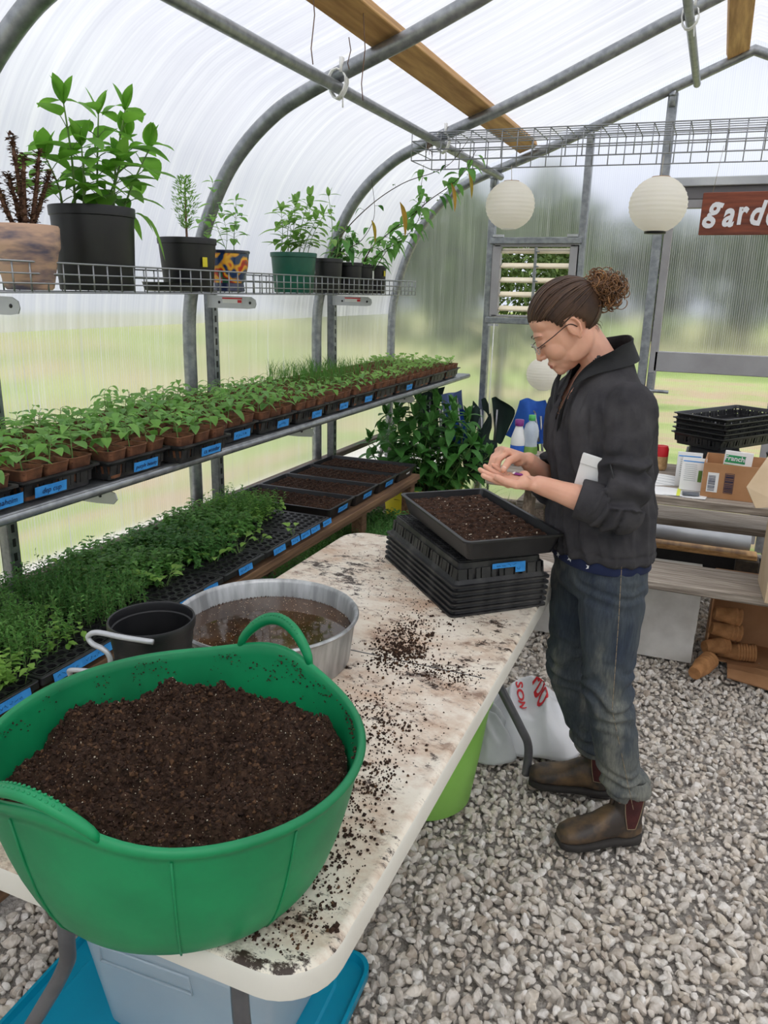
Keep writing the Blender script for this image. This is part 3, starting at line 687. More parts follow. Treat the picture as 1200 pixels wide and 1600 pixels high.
# ------------------------------------------------------------------ metal water pan
PC = V(-.868, 1.405, TZ)
pan = thing('metal_pan', 'round galvanised pan of muddy water behind the green tub', 'pan', PC)
b = MB(); b.lathe([(.001,0),(.185,0),(.190,.006),(.203,.105),(.209,.108),(.211,.112),(.208,.116),(.203,.115),(.199,.108),(.186,.012),(.001,.010)], 72)
obj('pan_body', b, M['pan'], pan, True, auto=50)
m, nt, out = newmat('muddy_water'); L = nt.links.new
b_ = nd(nt, 'ShaderNodeBsdfPrincipled', Roughness=.04); b_.inputs['IOR'].default_value = 1.33; b_.inputs['Specular IOR Level'].default_value = .9
tc = nd(nt, 'ShaderNodeTexCoord'); c0 = ramp(nt, noi(nt, tc.outputs['Object'], 9, 5), [(.35, S(44,28,16)), (.65, S(80,56,36))])
L(c0, b_.inputs['Base Color']); bn = nd(nt, 'ShaderNodeBump', Strength=.08, Distance=.003); L(noi(nt, tc.outputs['Object'], 14, 2), bn.inputs['Height']); L(bn.outputs[0], b_.inputs['Normal']); L(b_.outputs[0], out.inputs[0]); M['water'] = m
b = MB(); b.loft([[(.001*math.cos(2*PI*j/64), .001*math.sin(2*PI*j/64), .072) for j in range(64)], [(.197*math.cos(2*PI*j/64), .197*math.sin(2*PI*j/64), .072) for j in range(64)]], caps=False)
wt = obj('water', b, M['water'], pan)
b = MB(); cs = []; rim = []
for _ in range(600):
    a = RND.uniform(0, 6.28); r = .195*math.sqrt(RND.random()); cs.append((r*math.cos(a), r*math.sin(a), .0725, RND.uniform(.0005,.0013)))
clods(b, cs, 0); cs = []
for _ in range(700):
    a = RND.uniform(0, 6.28); r = .1965-abs(RND.gauss(0,.002)); cs.append((r*math.cos(a), r*math.sin(a), .0735, RND.uniform(.0006,.0018)))
clods(b, cs, 1)
tag(obj('floating_debris', b, [M['perlite'], M['crumb']], wt, False), kind='stuff')
# ------------------------------------------------------------------ empty nursery pot with pump bottle tube beside it
pot = thing('nursery_pot', 'empty ribbed black nursery pot beside the metal pan', 'pot', (-.942, 1.10, TZ))
b = MB(); b.lathe([(.001,0),(.062,0),(.066,.004),(.072,.10),(.075,.155),(.0765,.157),(.0765,.163),(.0775,.165),(.079,.188),(.0825,.190),(.0835,.196),(.0835,.204),(.082,.208),(.079,.207),(.078,.203),(.0775,.190),(.075,.188),(.0735,.165),(.072,.157),(.068,.10),(.062,.008),(.001,.006)], 48)
obj('pot_body', b, M['pot'], pot, True, auto=40)
b = MB()
for k in range(16):
    a = 2*PI*k/16; pts = [V(math.cos(a+dt*.16)*(.0745+dz*.04), math.sin(a+dt*.16)*(.0745+dz*.04), .095+dz) for dt, dz in ((-1,-.05),(-1,.0),(-.7,.025),(0,.036),(.7,.025),(1,0),(1,-.05))]
    b.tube(pts, .0016, 5)
obj('rib', b, M['pot'], pot)
gd = thing('spray_wand', 'bent metal tube with coiled spring hooked on the black nursery pot', 'tool', (-.985, 1.00, TZ))
b = MB(); b.tube(crv([(.105,.028,.200),(.05,.012,.205),(.0,0,.210),(-.018,-.004,.200),(-.010,-.004,.187),(.012,-.002,.180),(.024,0,.168),(.027,0,.14),(.028,0,.004)], 6), .0052, 10); obj('tube', b, M['alu'], gd)
b = MB(); b.tube([(.027+.0075*math.cos(a), .0075*math.sin(a), .150-a*.0011) for a in [k*.5 for k in range(250)]], .0011, 4); obj('spring', b, M['steelstick'], gd)
b = MB(); b.tube(crv([(-.02,-.02,.02),(-.03,-.03,.10),(-.035,-.04,.135),(-.02,-.045,.150),(.05,-.03,.152),(.09,-.02,.150)], 6), .0045, 8); obj('tube', b, M['alu'], gd)
# ------------------------------------------------------------------ left wall benches and shelves
BZ = .545
t = thing('plant_bench', 'long low wooden bench along the left wall under the soil and herb trays', 'bench', (-1.79, 2.55, 0))
b = MB()
for k in range(5): b.bbox((-.245+k*.123, .02, BZ-.018), (.112, 3.10, .03), .003)
obj('bench_top', b, M['bench'], t, False)
b = MB(); b.bbox((.278, .02, BZ-.035), (.022, 3.10, .045), .004); obj('front_rail', b, M['bench'], t, False)
for y in (-1.4, -.2, .9, 1.6):
    for x in (-.25, .22): bb = MB(); bb.bbox((x, y, (BZ-.035)/2), (.06, .06, BZ-.035), .004); obj('leg', bb, M['bench'], t, False)
SZ = 1.035
t = thing('seedling_shelf', 'grey metal shelf along the left wall carrying the peat pot trays', 'shelf', (-1.80, 2.9, SZ))
b = MB(); b.bbox((0, 0, -.010), (.56, 4.5, .012), .003); obj('shelf_deck', b, M['galv'], t, False)
b = MB(); b.tube([(.268, -2.25, -.018), (.268, 2.25, -.018)], .015, 10); obj('front_tube', b, M['galv'], t)
b = MB(); b.tube([(-.25, -2.25, -.018), (-.25, 2.25, -.018)], .016, 10); obj('back_tube', b, M['galv'], t)
def bracket(x0, x1, y, z, label, cat='bracket'):
    b = MB(); L_ = x1-x0; pts = [(0,0), (L_*.85,0), (L_*.97,.004), (L_,.02), (L_*.985,.038), (L_*.9,.05), (0,.055)]
    o = MB(); r0 = [V(px, -.002, pz-.055) for px, pz in pts]; r1 = [V(px, .002, pz-.055) for px, pz in pts]; o.loft([r0, r1])
    q = obj('shelf_bracket', o, M['alu'], None, False, (x0, y, z)); tag(q, label, cat)
    for f in (.25, .88): h = MB().tube([(L_*f, -.0035, -.03), (L_*f, .0035, -.03)], .006, 8); obj('bolt_hole', h, M['black'], q)
    return q
for y, l in ((1.66, 'left'), (2.93, 'middle'), (4.16, 'right')):
    q = bracket(-2.08, -1.83+(.02 if l == 'left' else 0), y, 1.535, 'flat metal bracket under the upper wire shelf, '+{'left':'at the left picture edge','middle':'below the painted pot','right':'below the black pots'}[l])
    if l != 'left':
        h = MB().box((.13, -.0028, -.022), (.10, .001, .022)); lb = obj('sticker', h, M['white'], q, False); h = MB().box((.13, -.0036, -.013), (.10, .001, .006)); h.box((.168, -.0036, -.025), (.02, .001, .012)); obj('print_block', h, M['red'], lb, False)
for y, l in ((1.70, 'nearest the camera'), (2.93, 'beside the second strut'), (4.16, 'beside the third strut, farther off')):
    bracket(-2.08, -1.55, y, 1.00, 'flat metal bracket under the seedling shelf, '+l)
# --- generic trays
def flat_tray(name, label, loc, rz=0, L_=.54, W=.28, H=.06, group=None, mat='black', slots=True):
    """open propagation flat, long side along local x"""
    t = thing(name, label, 'tray', loc, rz, group)
    b = MB(); a, c = L_/2, W/2
    if slots:
        b.loft([rrect(a-.022, c-.022, .012, 0), rrect(a-.020, c-.020, .012, H*.30), rrect(a-.024, c-.024, .012, H*.30), rrect(a-.026, c-.026, .012, .003)], caps=True)
        b.loft([rrect(a-.012, c-.012, .014, H*.72), rrect(a-.006, c-.006, .014, H-.006), rrect(a+.002, c+.002, .014, H-.005), rrect(a+.002, c+.002, .014, H), rrect(a-.008, c-.008, .014, H), rrect(a-.015, c-.015, .014, H*.72), rrect(a-.012, c-.012, .014, H*.72)], caps=False)
        def posts(n, ax, fix, s):
            for k in range(n+1):
                u = -1+2*k/n
                w_ = .012 if k % 3 else .026
                if ax == 0: b.box((u*(a-.03), fix*s, H*.5), (w_, .003, H*.50), Matrix.Rotation(-.13*s, 3, 'X'))
                else: b.box((fix*s, u*(c-.03), H*.5), (.003, w_, H*.50), Matrix.Rotation(.13*s, 3, 'Y'))
        for s in (-1, 1): posts(20, 0, c-.0155, s); posts(10, 1, a-.0155, s)
    else:
        b.loft([rrect(a-.018, c-.018, .014, 0), rrect(a-.004, c-.004, .016, H-.008), rrect(a-.003, c-.003, .016, H-.006), rrect(a+.004, c+.004, .018, H-.005), rrect(a+.004, c+.004, .018, H), rrect(a-.006, c-.006, .016, H), rrect(a-.021, c-.021, .014, .003)], caps=True)
    obj('tray_body', b, M[mat], t, False); return t
def tape(parent, loc, w, h, rot, text=None, size=.014, seed=0, name='tape_label'):
    """piece of blue tape with handwriting; rot = Matrix 3x3, local x = writing direction, local z = outward"""
    b = MB(); n = 6
    r = random.Random(seed); vs0 = [V(-w/2+w*k/n, -h/2+r.uniform(-.0006,.0006), .0006+.0006*math.sin(k+seed)) for k in range(n+1)]
    vs1 = [V(p.x, p.y+h, p.z) for p in vs0]
    b.loft([vs0, vs1], closed=False); b.loft([[p-V(0,0,.0005) for p in vs1], [p-V(0,0,.0005) for p in vs0]], closed=False)
    o = obj(name, b, M['tape'], parent, False); o.matrix_local = Matrix.Translation(loc) @ rot.to_4x4()
    if text:
        me = text_mesh(text, size, .0002, M['ink'], .25); q = bpy.data.objects.new('handwriting', me); C.objects.link(q); q.parent = o; q.location = (0,0,.0016)
    else:
        s_ = MB(); x = -w*.38; pts = []
        while x < w*.36: pts.append(V(x, r.uniform(-.22,.22)*h, .0018)); x += r.uniform(.0015, .0035)
        for seg in range(0, len(pts)-4, 6): s_.tube(pts[seg:seg+5], .0004, 4)
        if s_.v: obj('handwriting', s_, M['ink'], o, False)
    return o
ROT_AISLE = Matrix(((0,0,1),(1,0,0),(0,1,0)))      # writing runs along +Y, faces +X
def rot_face(ax_x, ax_z):
    x = Vector(ax_x).normalized(); z = Vector(ax_z).normalized(); y = z.cross(x); return Matrix((x, y, z)).transposed()
# --- soil filled trays on the bench
def soil_block(a, c, z, cells=(12, 6), seed=0, depth=.010, res=5):
    nx, ny = cells[0]*res, cells[1]*res
    def fn(x, y):
        u, v = (x+1)/2*cells[0], (y+1)/2*cells[1]
        gx = abs(u-round(u)); gy = abs(v-round(v)); g = max(0, 1-min(gx, gy*1.3)/.14)
        return (x*a, y*c, z-depth*g*.8+.0045*fbm(x*9+seed, y*5, seed, 4)+.0022*fbm(x*40, y*24, seed+3, 3))
    return heightfield(nx, ny, fn, lambda x, y: True)
ys = (3.145, 3.42, 3.695, 3.965)
for i, y in enumerate(ys):
    lab = ('nearest the camera', 'second from the camera', 'third from the camera', 'farthest, nearest the leafy plant')[i]
    t = flat_tray('soil_tray', 'black tray of bare seed soil on the low bench, '+lab, (-1.79+.004*i, y, BZ), 0, .545, .272, .058, 'bare soil trays on the low bench', slots=False)
    obj('soil', soil_block(.252, .117, .046, (14, 6), i), M['soilfine'], t)
    if i < 3: tape(t, (.274, .0, .034), .10, .026, rot_face((0,1,0), (1,0,-.2)), None, seed=i)
    else:
        q = text_mesh('mixed', .02, .0003, M['white'], .2); o = bpy.data.objects.new('handwriting', q); C.objects.link(o); o.parent = t; o.matrix_local = Matrix.Translation((.2735, 0, .034)) @ rot_face((0,1,0), (1,0,-.2)).to_4x4()
# --- cell trays with herbs
def celltray_mesh(nx=14, ny=7, L_=.54, W=.27, H=.045):
    b = MB(); b.loft([rrect(L_/2-.004, W/2-.004, .01, H-.022), rrect(L_/2, W/2, .01, H-.020), rrect(L_/2, W/2, .01, H-.002), rrect(L_/2-.002, W/2-.002, .01, H), rrect(L_/2-.012, W/2-.010, .006, H), rrect(L_/2-.012, W/2-.010, .006, H-.03)], caps=False)
    a, c = L_-.03, W-.024; dx, dy = a/nx, c/ny
    for i in range(nx):
        for j in range(ny):
            cx, cy = -a/2+dx*(i+.5), -c/2+dy*(j+.5); o = superell(dx*.5, dy*.5, 8, 8, (cx, cy, H)); n = superell(dx*.36, dy*.36, 8, 2.2, (cx, cy, H-.001)); d = superell(dx*.28, dy*.28, 8, 2.2, (cx, cy, H-.028))
            b.loft([o, n], caps=False); b.loft([n, d], caps=False); k = len(b.v); b.add(d, [tuple(range(8))], 1)
    return b.mesh('cell_insert', [M['black'], M['soilfine']], False)
cellme = celltray_mesh()
def foliage(kind, a, c, n, seed, cover=None):
    """cover(u, v) in 0..1 tells how dense the plants stand"""
    r = random.Random(seed); b = MB(); stems = 0
    for _ in range(n):
        x, y = r.uniform(-a, a), r.uniform(-c, c)
        if cover and r.random() > cover(x/a, y/c): continue
        if kind == 'fine':      # feathery thyme / dill like
            h = r.uniform(.05, .12); top = V(x+r.uniform(-.02,.02), y+r.uniform(-.02,.02), .035+h)
            b.tube([(x, y, .03), top], [.0008,.0004], 3, 1)
            for k in range(9):
                q = V(x, y, .03).lerp(top, .25+.75*k/8); d = V(r.gauss(0,1), r.gauss(0,1), r.uniform(.1,1)); b.small(q, d, r.uniform(.012,.022), .007)
        elif kind == 'bushy':   # oregano / basil like
            h = r.uniform(.035, .10); top = V(x+r.uniform(-.025,.025), y+r.uniform(-.025,.025), .035+h)
            b.tube([(x, y, .03), top], [.001,.0006], 3, 1)
            for k in range(7):
                q = V(x, y, .03).lerp(top, .3+.7*k/6); a_ = r.uniform(0, 6.28); d = V(math.cos(a_), math.sin(a_), r.uniform(-.05,.6)); b.leaf(q, d, r.uniform(.018,.032), r.uniform(.013,.021), .4, .2, 3)
        elif kind == 'broad':   # light green broad leaves
            h = r.uniform(.03, .08)
            for k in range(4):
                a_ = r.uniform(0, 6.28); d = V(math.cos(a_)*.6, math.sin(a_)*.6, 1); q = V(x, y, .03); tip = q+d.normalized()*h
                b.tube([q, tip], [.0012,.0008], 3, 1); b.leaf(tip, V(d.x*1.5, d.y*1.5, .7), r.uniform(.036,.062), r.uniform(.020,.032), .5, .2, 4)
        elif kind == 'blades':
            h = r.uniform(.05,.12); a_ = r.uniform(0,6.28); s_ = V(math.cos(a_)*.0014, math.sin(a_)*.0014, 0); l = V(r.uniform(-.03,.03), r.uniform(-.03,.03), 0)
            p0 = V(x,y,.03); p1 = p0+V(0,0,h*.6)+l*.35; p2 = p0+V(0,0,h*.95)+l; b.add([p0-s_, p0+s_, p1+s_, p2, p1-s_], [(0,1,2,4),(4,2,3)])
    return b
mesh_cache = {}
def herb_tray(label, loc, rz, kinds, seed, tp=None, cover=None, group='herb cell trays on the low bench', name='cell_tray', L_=.54):
    t = thing(name, label, 'tray', loc, rz, group)
    o = bpy.data.objects.new('cell_insert', cellme); C.objects.link(o); o.parent = t
    for kind, mat, n, cv in kinds:
        b = foliage(kind, .255, .122, n, seed, cv); seed += 1
        if b.v: tag(obj('foliage', b, [M[mat], M['stem']], t, False), kind='stuff')
    if tp:
        for k, (yy, w_) in enumerate(tp): tape(t, (.2735, yy, .030), w_, .024, rot_face((0,1,0), (1,0,.15)), None, seed=seed+k)
    return t
full_ = lambda u, v: 1
left = lambda c: (lambda u, v: max(0, min(1, (c-u)*5+.3)))
BX = -1.755
HT = [ # y centre, kinds, tape
 (.62, [('broad','herblight',70,left(.5))], [(.0,.12)], 'tray of pale broad seedlings at the lower left picture edge'),
 (.89, [('broad','herblight',95,left(.85)),('bushy','herb',260,left(-.1))], [(.0,.12)], 'cell tray of light green broad leaved seedlings, lower left corner'),
 (1.165, [('bushy','herblight',380,left(.9)),('broad','herblight',30,left(.9))], [(.03,.14)], 'cell tray of light green bushy seedlings beside the nearest blue label'),
 (1.44, [('fine','herb',520,left(.75)),('bushy','herblight',60,lambda u,v: 1 if .3<u<.8 and v>0 else 0)], [(-.05,.10),(.06,.12)], 'cell tray of feathery herb seedlings left of the black nursery pot'),
 (1.715, [('fine','herbdark',620,left(.72))], [(0,.13)], 'cell tray of thick dark herb seedlings behind the black nursery pot'),
 (1.99, [('bushy','herb',430,left(.45)),('broad','herblight',26,lambda u,v: 1 if u<.6 else 0)], [(-.08,.08),(.05,.08)], 'half empty cell tray with spinach like leaves beside the metal pan'),
 (2.265, [('broad','herblight',20,lambda u,v: 1 if u<.75 else 0),('bushy','herbdark',430,left(.55))], [(-.01,.09)], 'cell tray of dark bushy seedlings behind the metal pan'),
 (2.54, [('bushy','herb',520,left(.35)),('broad','herblight',6,full_)], [(-.04,.09),(.09,.07)], 'cell tray of dense green seedlings near the table corner'),
 (2.815, [('fine','herb',560,left(.15)),('bushy','herblight',140,left(.2))], [(-.1,.08),(-.01,.08),(.10,.08)], 'half empty cell tray next to the bare soil trays')]
for i, (y, kinds, tp, lab) in enumerate(HT): herb_tray(lab, (BX, y, BZ+.0), 0, kinds, 40+7*i, tp)
# --- low trays on the ground level staging right of the bench
t = thing('low_staging', 'low wooden staging near the ground between the bench and the table', 'bench', (-1.47, 2.66, 0))
b = MB()
for k in range(3): b.bbox((-.19+k*.19, 0, .235), (.14, 2.66, .02), .003)
obj('slat_top', b, M['bench'], t, False)
for y in (-1.2, -.4, .4, 1.2): b = MB(); b.bbox((0, y, .113), (.50, .09, .22), .004); obj('block', b, M['whitecard'], t, False)
for i, (y, x, kinds, lab) in enumerate(((1.42,-1.47,[('blades','grass',500,full_),('bushy','herb',120,full_)],'low cell tray of grassy seedlings under the black nursery pot'),
      (2.30,-1.47,[('bushy','herb',420,full_)],'low tray of bushy seedlings at the left edge of the table'), (2.62,-1.47,[('bushy','herbdark',420,full_)],'low tray of dark bushy seedlings near the table corner'),
      (2.92,-1.47,[('fine','herb',520,full_)],'low tray of fine seedlings below the bare soil trays'), (3.22,-1.47,[('blades','grass',1500,full_),('fine','herb',260,full_)],'low tray of tall grassy seedlings below the bare soil trays'),
      (3.52,-1.47,[('fine','herbdark',700,full_)],'low tray of dark fine seedlings beyond the table corner'), (3.82,-1.47,[('bushy','herbdark',420,full_)],'farthest low tray of dark seedlings in front of the yellow tub'))):
    herb_tray(lab, (x, y, .246), 0, kinds, 300+5*i, None, None, 'low seedling trays beside the bench')
# --- peat pots with seedlings on the shelf
def potmesh():
    b = MB(); h = .078
    b.loft([rrect(.026,.026,.012,0,3), rrect(.0385,.0385,.014,h,3), rrect(.0400,.0400,.014,h+.001,3), rrect(.0400,.0400,.014,h+.003,3), rrect(.0365,.0365,.013,h+.003,3), rrect(.0350,.0350,.013,h-.012,3)], caps=True)
    return b.mesh('peat_pot', M['peat'], True)
pm = potmesh(); sharp(pm, 50)
sb = heightfield(6, 6, lambda x, y: (x*.0355, y*.0355, .068+.003*fbm(x*2, y*2, 2, 3)), lambda x, y: True).mesh('soil', M['soilfine'], True)
def pepper(seed, hh=.075, nl=6, LL=.05, mat='pepper'):
    r = random.Random(seed); b = MB(); top = V(r.uniform(-.012,.012), r.uniform(-.012,.012), .068+hh)
    b.tube([(0,0,.066), top*.5+V(0,0,.034), top], [.0019,.0016,.001], 5, 1)
    a0 = r.uniform(0, 6.28)
    for k in range(nl):
        f = .35+.65*k/(nl-1); q = V(0,0,.068).lerp(top, f); a = a0+k*2.4+r.uniform(-.3,.3); d = V(math.cos(a), math.sin(a), .55 if k > nl-3 else .25)
        pe = q+d.normalized()*(.018*(1.2-f)+.008); b.tube([q, pe], .0008, 4, 1)
        s_ = LL*(.65+.45*math.sin(PI*min(1, f*1.05))+r.uniform(-.08,.12))
        b.leaf(pe, V(d.x, d.y, r.uniform(-.1,.45)), s_, s_*.56, r.uniform(.25,.7), r.uniform(.1,.35), 5)
    return b.mesh('seedling', [M[mat], M['stem']], False)
def grassy(seed, n=26, h=.12):
    r = random.Random(seed); b = MB()
    for _ in range(n):
        x, y = r.uniform(-.02,.02), r.uniform(-.02,.02); hh = h*r.uniform(.6,1.1); a_ = r.uniform(0,6.28); s_ = V(math.cos(a_)*.0012, math.sin(a_)*.0012, 0); l = V(r.gauss(0,.03), r.gauss(0,.03), 0)
        p0 = V(x,y,.068); p1 = p0+V(0,0,hh*.6)+l*.35; p2 = p0+V(0,0,hh*.92)+l; b.add([p0-s_, p0+s_, p1+s_, p2, p1-s_], [(0,1,2,4),(4,2,3)])
    return b.mesh('seedling', [M['grass'], M['stem']], False)
def cabbage(seed, mat='pale'):
    r = random.Random(seed); b = MB()
    for k in range(6):
        a = k*2.4+r.uniform(-.3,.3); d = V(math.cos(a)*.55, math.sin(a)*.55, 1).normalized(); q = V(0,0,.068); p = q+d*r.uniform(.02,.05); b.tube([q,p], .001, 4, 1); b.leaf(p, V(d.x,d.y,.6), r.uniform(.026,.04), r.uniform(.022,.032), .4, .1, 4)
    return b.mesh('seedling', [M[mat], M['stem']], False)
kinds = {'pepper':[pepper(i, RND.uniform(.055,.085), RND.choice((6,7,8)), .054) for i in range(9)], 'small':[pepper(20+i, RND.uniform(.045,.06), 6, .040) for i in range(5)],
         'grass':[grassy(i) for i in range(4)], 'broad':[cabbage(i) for i in range(4)], 'sparse':[grassy(9+i, 7, .09) for i in range(3)], 'mix':[cabbage(9+i, 'pepper') for i in range(3)]}
hay = {'pepper':'pepper seedling','small':'small pepper seedling','grass':'grassy seedling','broad':'pale broad leaved seedling','sparse':'thin seedling','mix':'bushy seedling'}
TR = [(1.205,-1.795,'pepper','anaheim'), (1.487,-1.80,'pepper','dep cup'), (1.765,-1.775,'pepper','purple beauty'), (2.035,-1.735,'pepper','ca wonder'), (2.315,-1.80,'pepper',''), (2.590,-1.79,'pepper',''),
      (2.865,-1.785,'small',''), (3.14,-1.79,'small',''), (3.415,-1.79,'grass|small',''), (3.69,-1.79,'grass|mix',''), (3.965,-1.79,'sparse|mix',''), (4.24,-1.79,'sparse|broad',''), (4.515,-1.79,'broad|broad',''), (4.79,-1.79,'broad|mix','')]
tn = ['leftmost on shelf', 'second from the left', 'third from the left', 'jutting over the aisle', 'just right of the strut', 'sixth from the left', 'seventh from the left', 'eighth from the left', 'ninth from the left', 'sixth from the far end', 'fifth from the far end', 'fourth from the far end', 'second from the far end', 'at the far end']
rows = ['front row', 'second row', 'third row', 'fourth row', 'fifth row', 'wall row']; cols = ['near side', 'middle', 'far side']
tn[9] = 'fifth from the far end'; tn[10] = 'fourth from the far end'; tn[11] = 'third from the far end'
proto = thing('seedling_pot', 'x', 'potted seedling'); q = bpy.data.objects.new('peat_pot', pm); C.objects.link(q); q.parent = proto
q2 = bpy.data.objects.new('soil', sb); C.objects.link(q2); q2.parent = proto; q3 = bpy.data.objects.new('seedling', kinds['pepper'][0]); C.objects.link(q3); q3.parent = proto
used = False
tproto = None
def label_tape(t, txt, i):
    tape(t, (.2745, .085 if i == 0 else (-.05 if i == 1 else .01), .026), .105 if i < 5 else .085, .028, rot_face((0,1,0), (1,0,-.12)), txt or None, .020 if txt != 'purple beauty' else .0165, seed=60+i)
for i, (y, x, kd, txt) in enumerate(TR):
    lab = 'black slotted tray of peat pots on the shelf, '+tn[i]
    if tproto is None: tproto = flat_tray('pot_tray', lab, (x, y, SZ), 0, .54, .272, .058, 'trays of peat pots on the metal shelf', mat='blackdusty'); t = tproto
    else:
        t = tproto.copy(); C.objects.link(t); t.location = (x, y, SZ); t['label'] = lab
        for ch in tproto.children:
            if ch.name.startswith('tray_body'): c = ch.copy(); C.objects.link(c); c.parent = t
    if i < 9: label_tape(t, txt, i)
    elif i in (10,): label_tape(t, '', i)
    kk = kd.split('|')
    for r_ in range(6):
        for c_ in range(3):
            k = kk[1] if (len(kk) > 1 and r_ < 2) else kk[0]
            o = proto if not used else proto.copy()
            ox = .222-.0885*r_+RND.uniform(-.003,.003); oy = (-.0865+.0865*c_)+RND.uniform(-.003,.003)
            if used:
                C.objects.link(o)
                for ch in proto.children:
                    c = ch.copy(); C.objects.link(c); c.parent = o
            used = True
            o.location = (x+ox, y+oy, SZ+.004); o.rotation_euler = (0, 0, RND.choice((0, PI/2, PI, -PI/2))+RND.uniform(-.12,.12))
            for ch in o.children:
                if ch.name.startswith('seedling'): ch.data = RND.choice(kinds[k]); ch.rotation_euler = (0, 0, RND.uniform(0, 6.28)); s_ = RND.uniform(.85,1.15); ch.scale = (s_, s_, RND.uniform(.95,1.1))
            o['label'] = 'potted %s, %s, %s, in tray %s' % (hay[k], rows[r_], cols[c_], tn[i]); o['category'] = 'potted seedling'; o['group'] = 'peat pots on the metal shelf'
# two pale thin seedlings standing above the rest
# ------------------------------------------------------------------ upper wire shelf
def wire_shelf(name, label, loc, Ln, D, H, along='Y', r=.0022, step=.05, rot=None):
    t = thing(name, label, 'wire shelf', loc, rot=rot)
    P_ = (lambda u, v, z: (v, u, z)) if along == 'Y' else (lambda u, v, z: (u, v, z))
    n = int(Ln/step); b = MB()
    for k in range(int(D/.045)+1): v = -D/2+D*k/int(D/.045); b.tube([P_(-Ln/2, v, 0), P_(Ln/2, v, 0)], r*.9, 5)
    for k in range(n+1): u = -Ln/2+Ln*k/n; b.tube([P_(u, -D/2, 0), P_(u, D/2, 0)], r*.9, 5)
    obj('wire_floor', b, M['galv'], t)
    for s in (1, -1):
        b = MB()
        for z in (0, H*.30, H*.62, H): b.tube([P_(-Ln/2, s*D/2, z), P_(Ln/2, s*D/2, z)], r if z < H else r*1.2, 6)
        for k in range(n+1): u = -Ln/2+Ln*k/n; b.tube([P_(u, s*D/2, 0), P_(u, s*D/2, H)], r, 5)
        obj('side_grid', b, M['steelstick'], t)
    for s in (1, -1):
        b = MB()
        for z in (H*.30, H*.62, H): b.tube([P_(s*Ln/2, -D/2, z), P_(s*Ln/2, D/2, z)], r, 5)
        obj('end_grid', b, M['steelstick'], t)
    return t
wire_shelf('wire_shelf', 'long wire basket shelf on the left wall holding the upper potted plants', (-1.865, 2.85, 1.544), 3.4, .30, .080, 'Y', .0026, .058)
wire_shelf('wire_shelf', 'wire basket shelf hanging upside down from the roof across the greenhouse', (-.25, 4.02, 2.30), 2.5, .30, -.125, 'X', .0026, .075, rot=(0, .012, 0))
UZ = 1.550
def lathe_pot(name, label, cat, loc, prof, mat, segs=40, ex=1, ey=1, soilz_=None, soilr=None, rz=0, group=None):
    t = thing(name, label, cat, loc, rz, group)
    b = MB(); b.lathe(prof, segs, ex=ex, ey=ey); obj('pot', b, M[mat], t, True, auto=40)
    if soilz_:
        s = heightfield(18, 18, lambda x, y: (x*soilr*ex, y*soilr*ey, soilz_+.006*fbm(x*2.5, y*2.5, loc[1], 4)), lambda x, y: x*x+y*y < 1.0); obj('soil', s, M['soilfine'], t)
    return t
def nurs(r0, r1, h): return [(.001,0),(r0,0),(r0+.002,.004),(r1-.004,h*.88),(r1,h*.89),(r1+.001,h-.003),(r1,h),(r1-.003,h),(r1-.005,h*.88),(r0-.003,.006),(.001,.005)]
def stemplant(t, base, top, npairs, LL, wr=.5, seed=0, mats=('bigleaf','stem'), droop=.35, sr=.003, mb=None, start=.25, topn=3, spread=1.0):
    r = random.Random(seed); b = mb or MB(); base = V(*base); top = V(*top); mid = base.lerp(top, .5)+V(r.uniform(-.02,.02), r.uniform(-.02,.02), 0)*spread
    pts = crv([base, mid, top], 6); b.tube(pts, [sr*(1-.55*i/(len(pts)-1)) for i in range(len(pts))], 6, 1)
    a = r.uniform(0, 3.14)
    for k in range(npairs):
        f = start+(1-start)*k/max(1, npairs-1); q = pts[int(f*(len(pts)-1))]; a += PI/2+r.uniform(-.3,.3)
        for s in (0, PI):
            aa = a+s+r.uniform(-.25,.25); up_ = .35+.5*f; d = V(math.cos(aa), math.sin(aa), up_); pl_ = LL*(.35 if f < .95 else .12)*r.uniform(.7,1.2)
            e = q+d.normalized()*pl_; b.tube([q, (q+e)/2+V(0,0,.002), e], sr*.35, 4, 1)
            s_ = LL*r.uniform(.75,1.1)*(1 if f < .9 else .8); b.leaf(e, V(d.x, d.y, r.uniform(-.1,.35)), s_, s_*wr, droop*r.uniform(.4,1.5), r.uniform(.1,.3), 6)
    for k in range(topn): aa = r.uniform(0, 6.28); s_ = LL*.7; b.leaf(top, V(math.cos(aa)*.4, math.sin(aa)*.4, 1), s_, s_*wr, .1, .2, 6)
    return b
# big black pot with the tall pepper plant
t = lathe_pot('potted_plant', 'tall leafy green plant in the biggest black pot on the upper shelf', 'potted plant', (-1.838, 2.002, UZ), nurs(.112, .128, .248), 'pot', 48, soilz_=.225, soilr=.122)
P0 = V(-1.838, 2.002, UZ)
stems = [((-.02,-.05,.22),(.085,-.17,.50)), ((.02,.0,.22),(.08,-.03,.50)), ((.03,.06,.22),(.095,.07,.53)), ((.03,.09,.22),(.10,.17,.44)), ((-.03,-.09,.22),(.04,-.21,.36)), ((.05,.02,.22),(.10,.03,.38)), ((-.01,.04,.22),(.07,.10,.46)), ((.02,-.06,.22),(.09,-.12,.40))]
for k, (a, c) in enumerate(stems): obj('stem', stemplant(t, a, c, 5, .125, .56, 70+k, sr=.0042, start=.3), [M['bigleaf'], M['stem']], t)
b = MB(); b.leaf((.10,.11,.235), (.4,.5,-.3), .09, .045, 1.2, .2, 6); b.leaf((.02,.125,.24), (.1,1,-.1), .08, .04, .9, .2, 6); b.leaf((.06,.12,.24), (.5,.6,.1), .07, .04, .9, .2, 6); obj('hanging_leaf', b, M['bigleaf'], t)
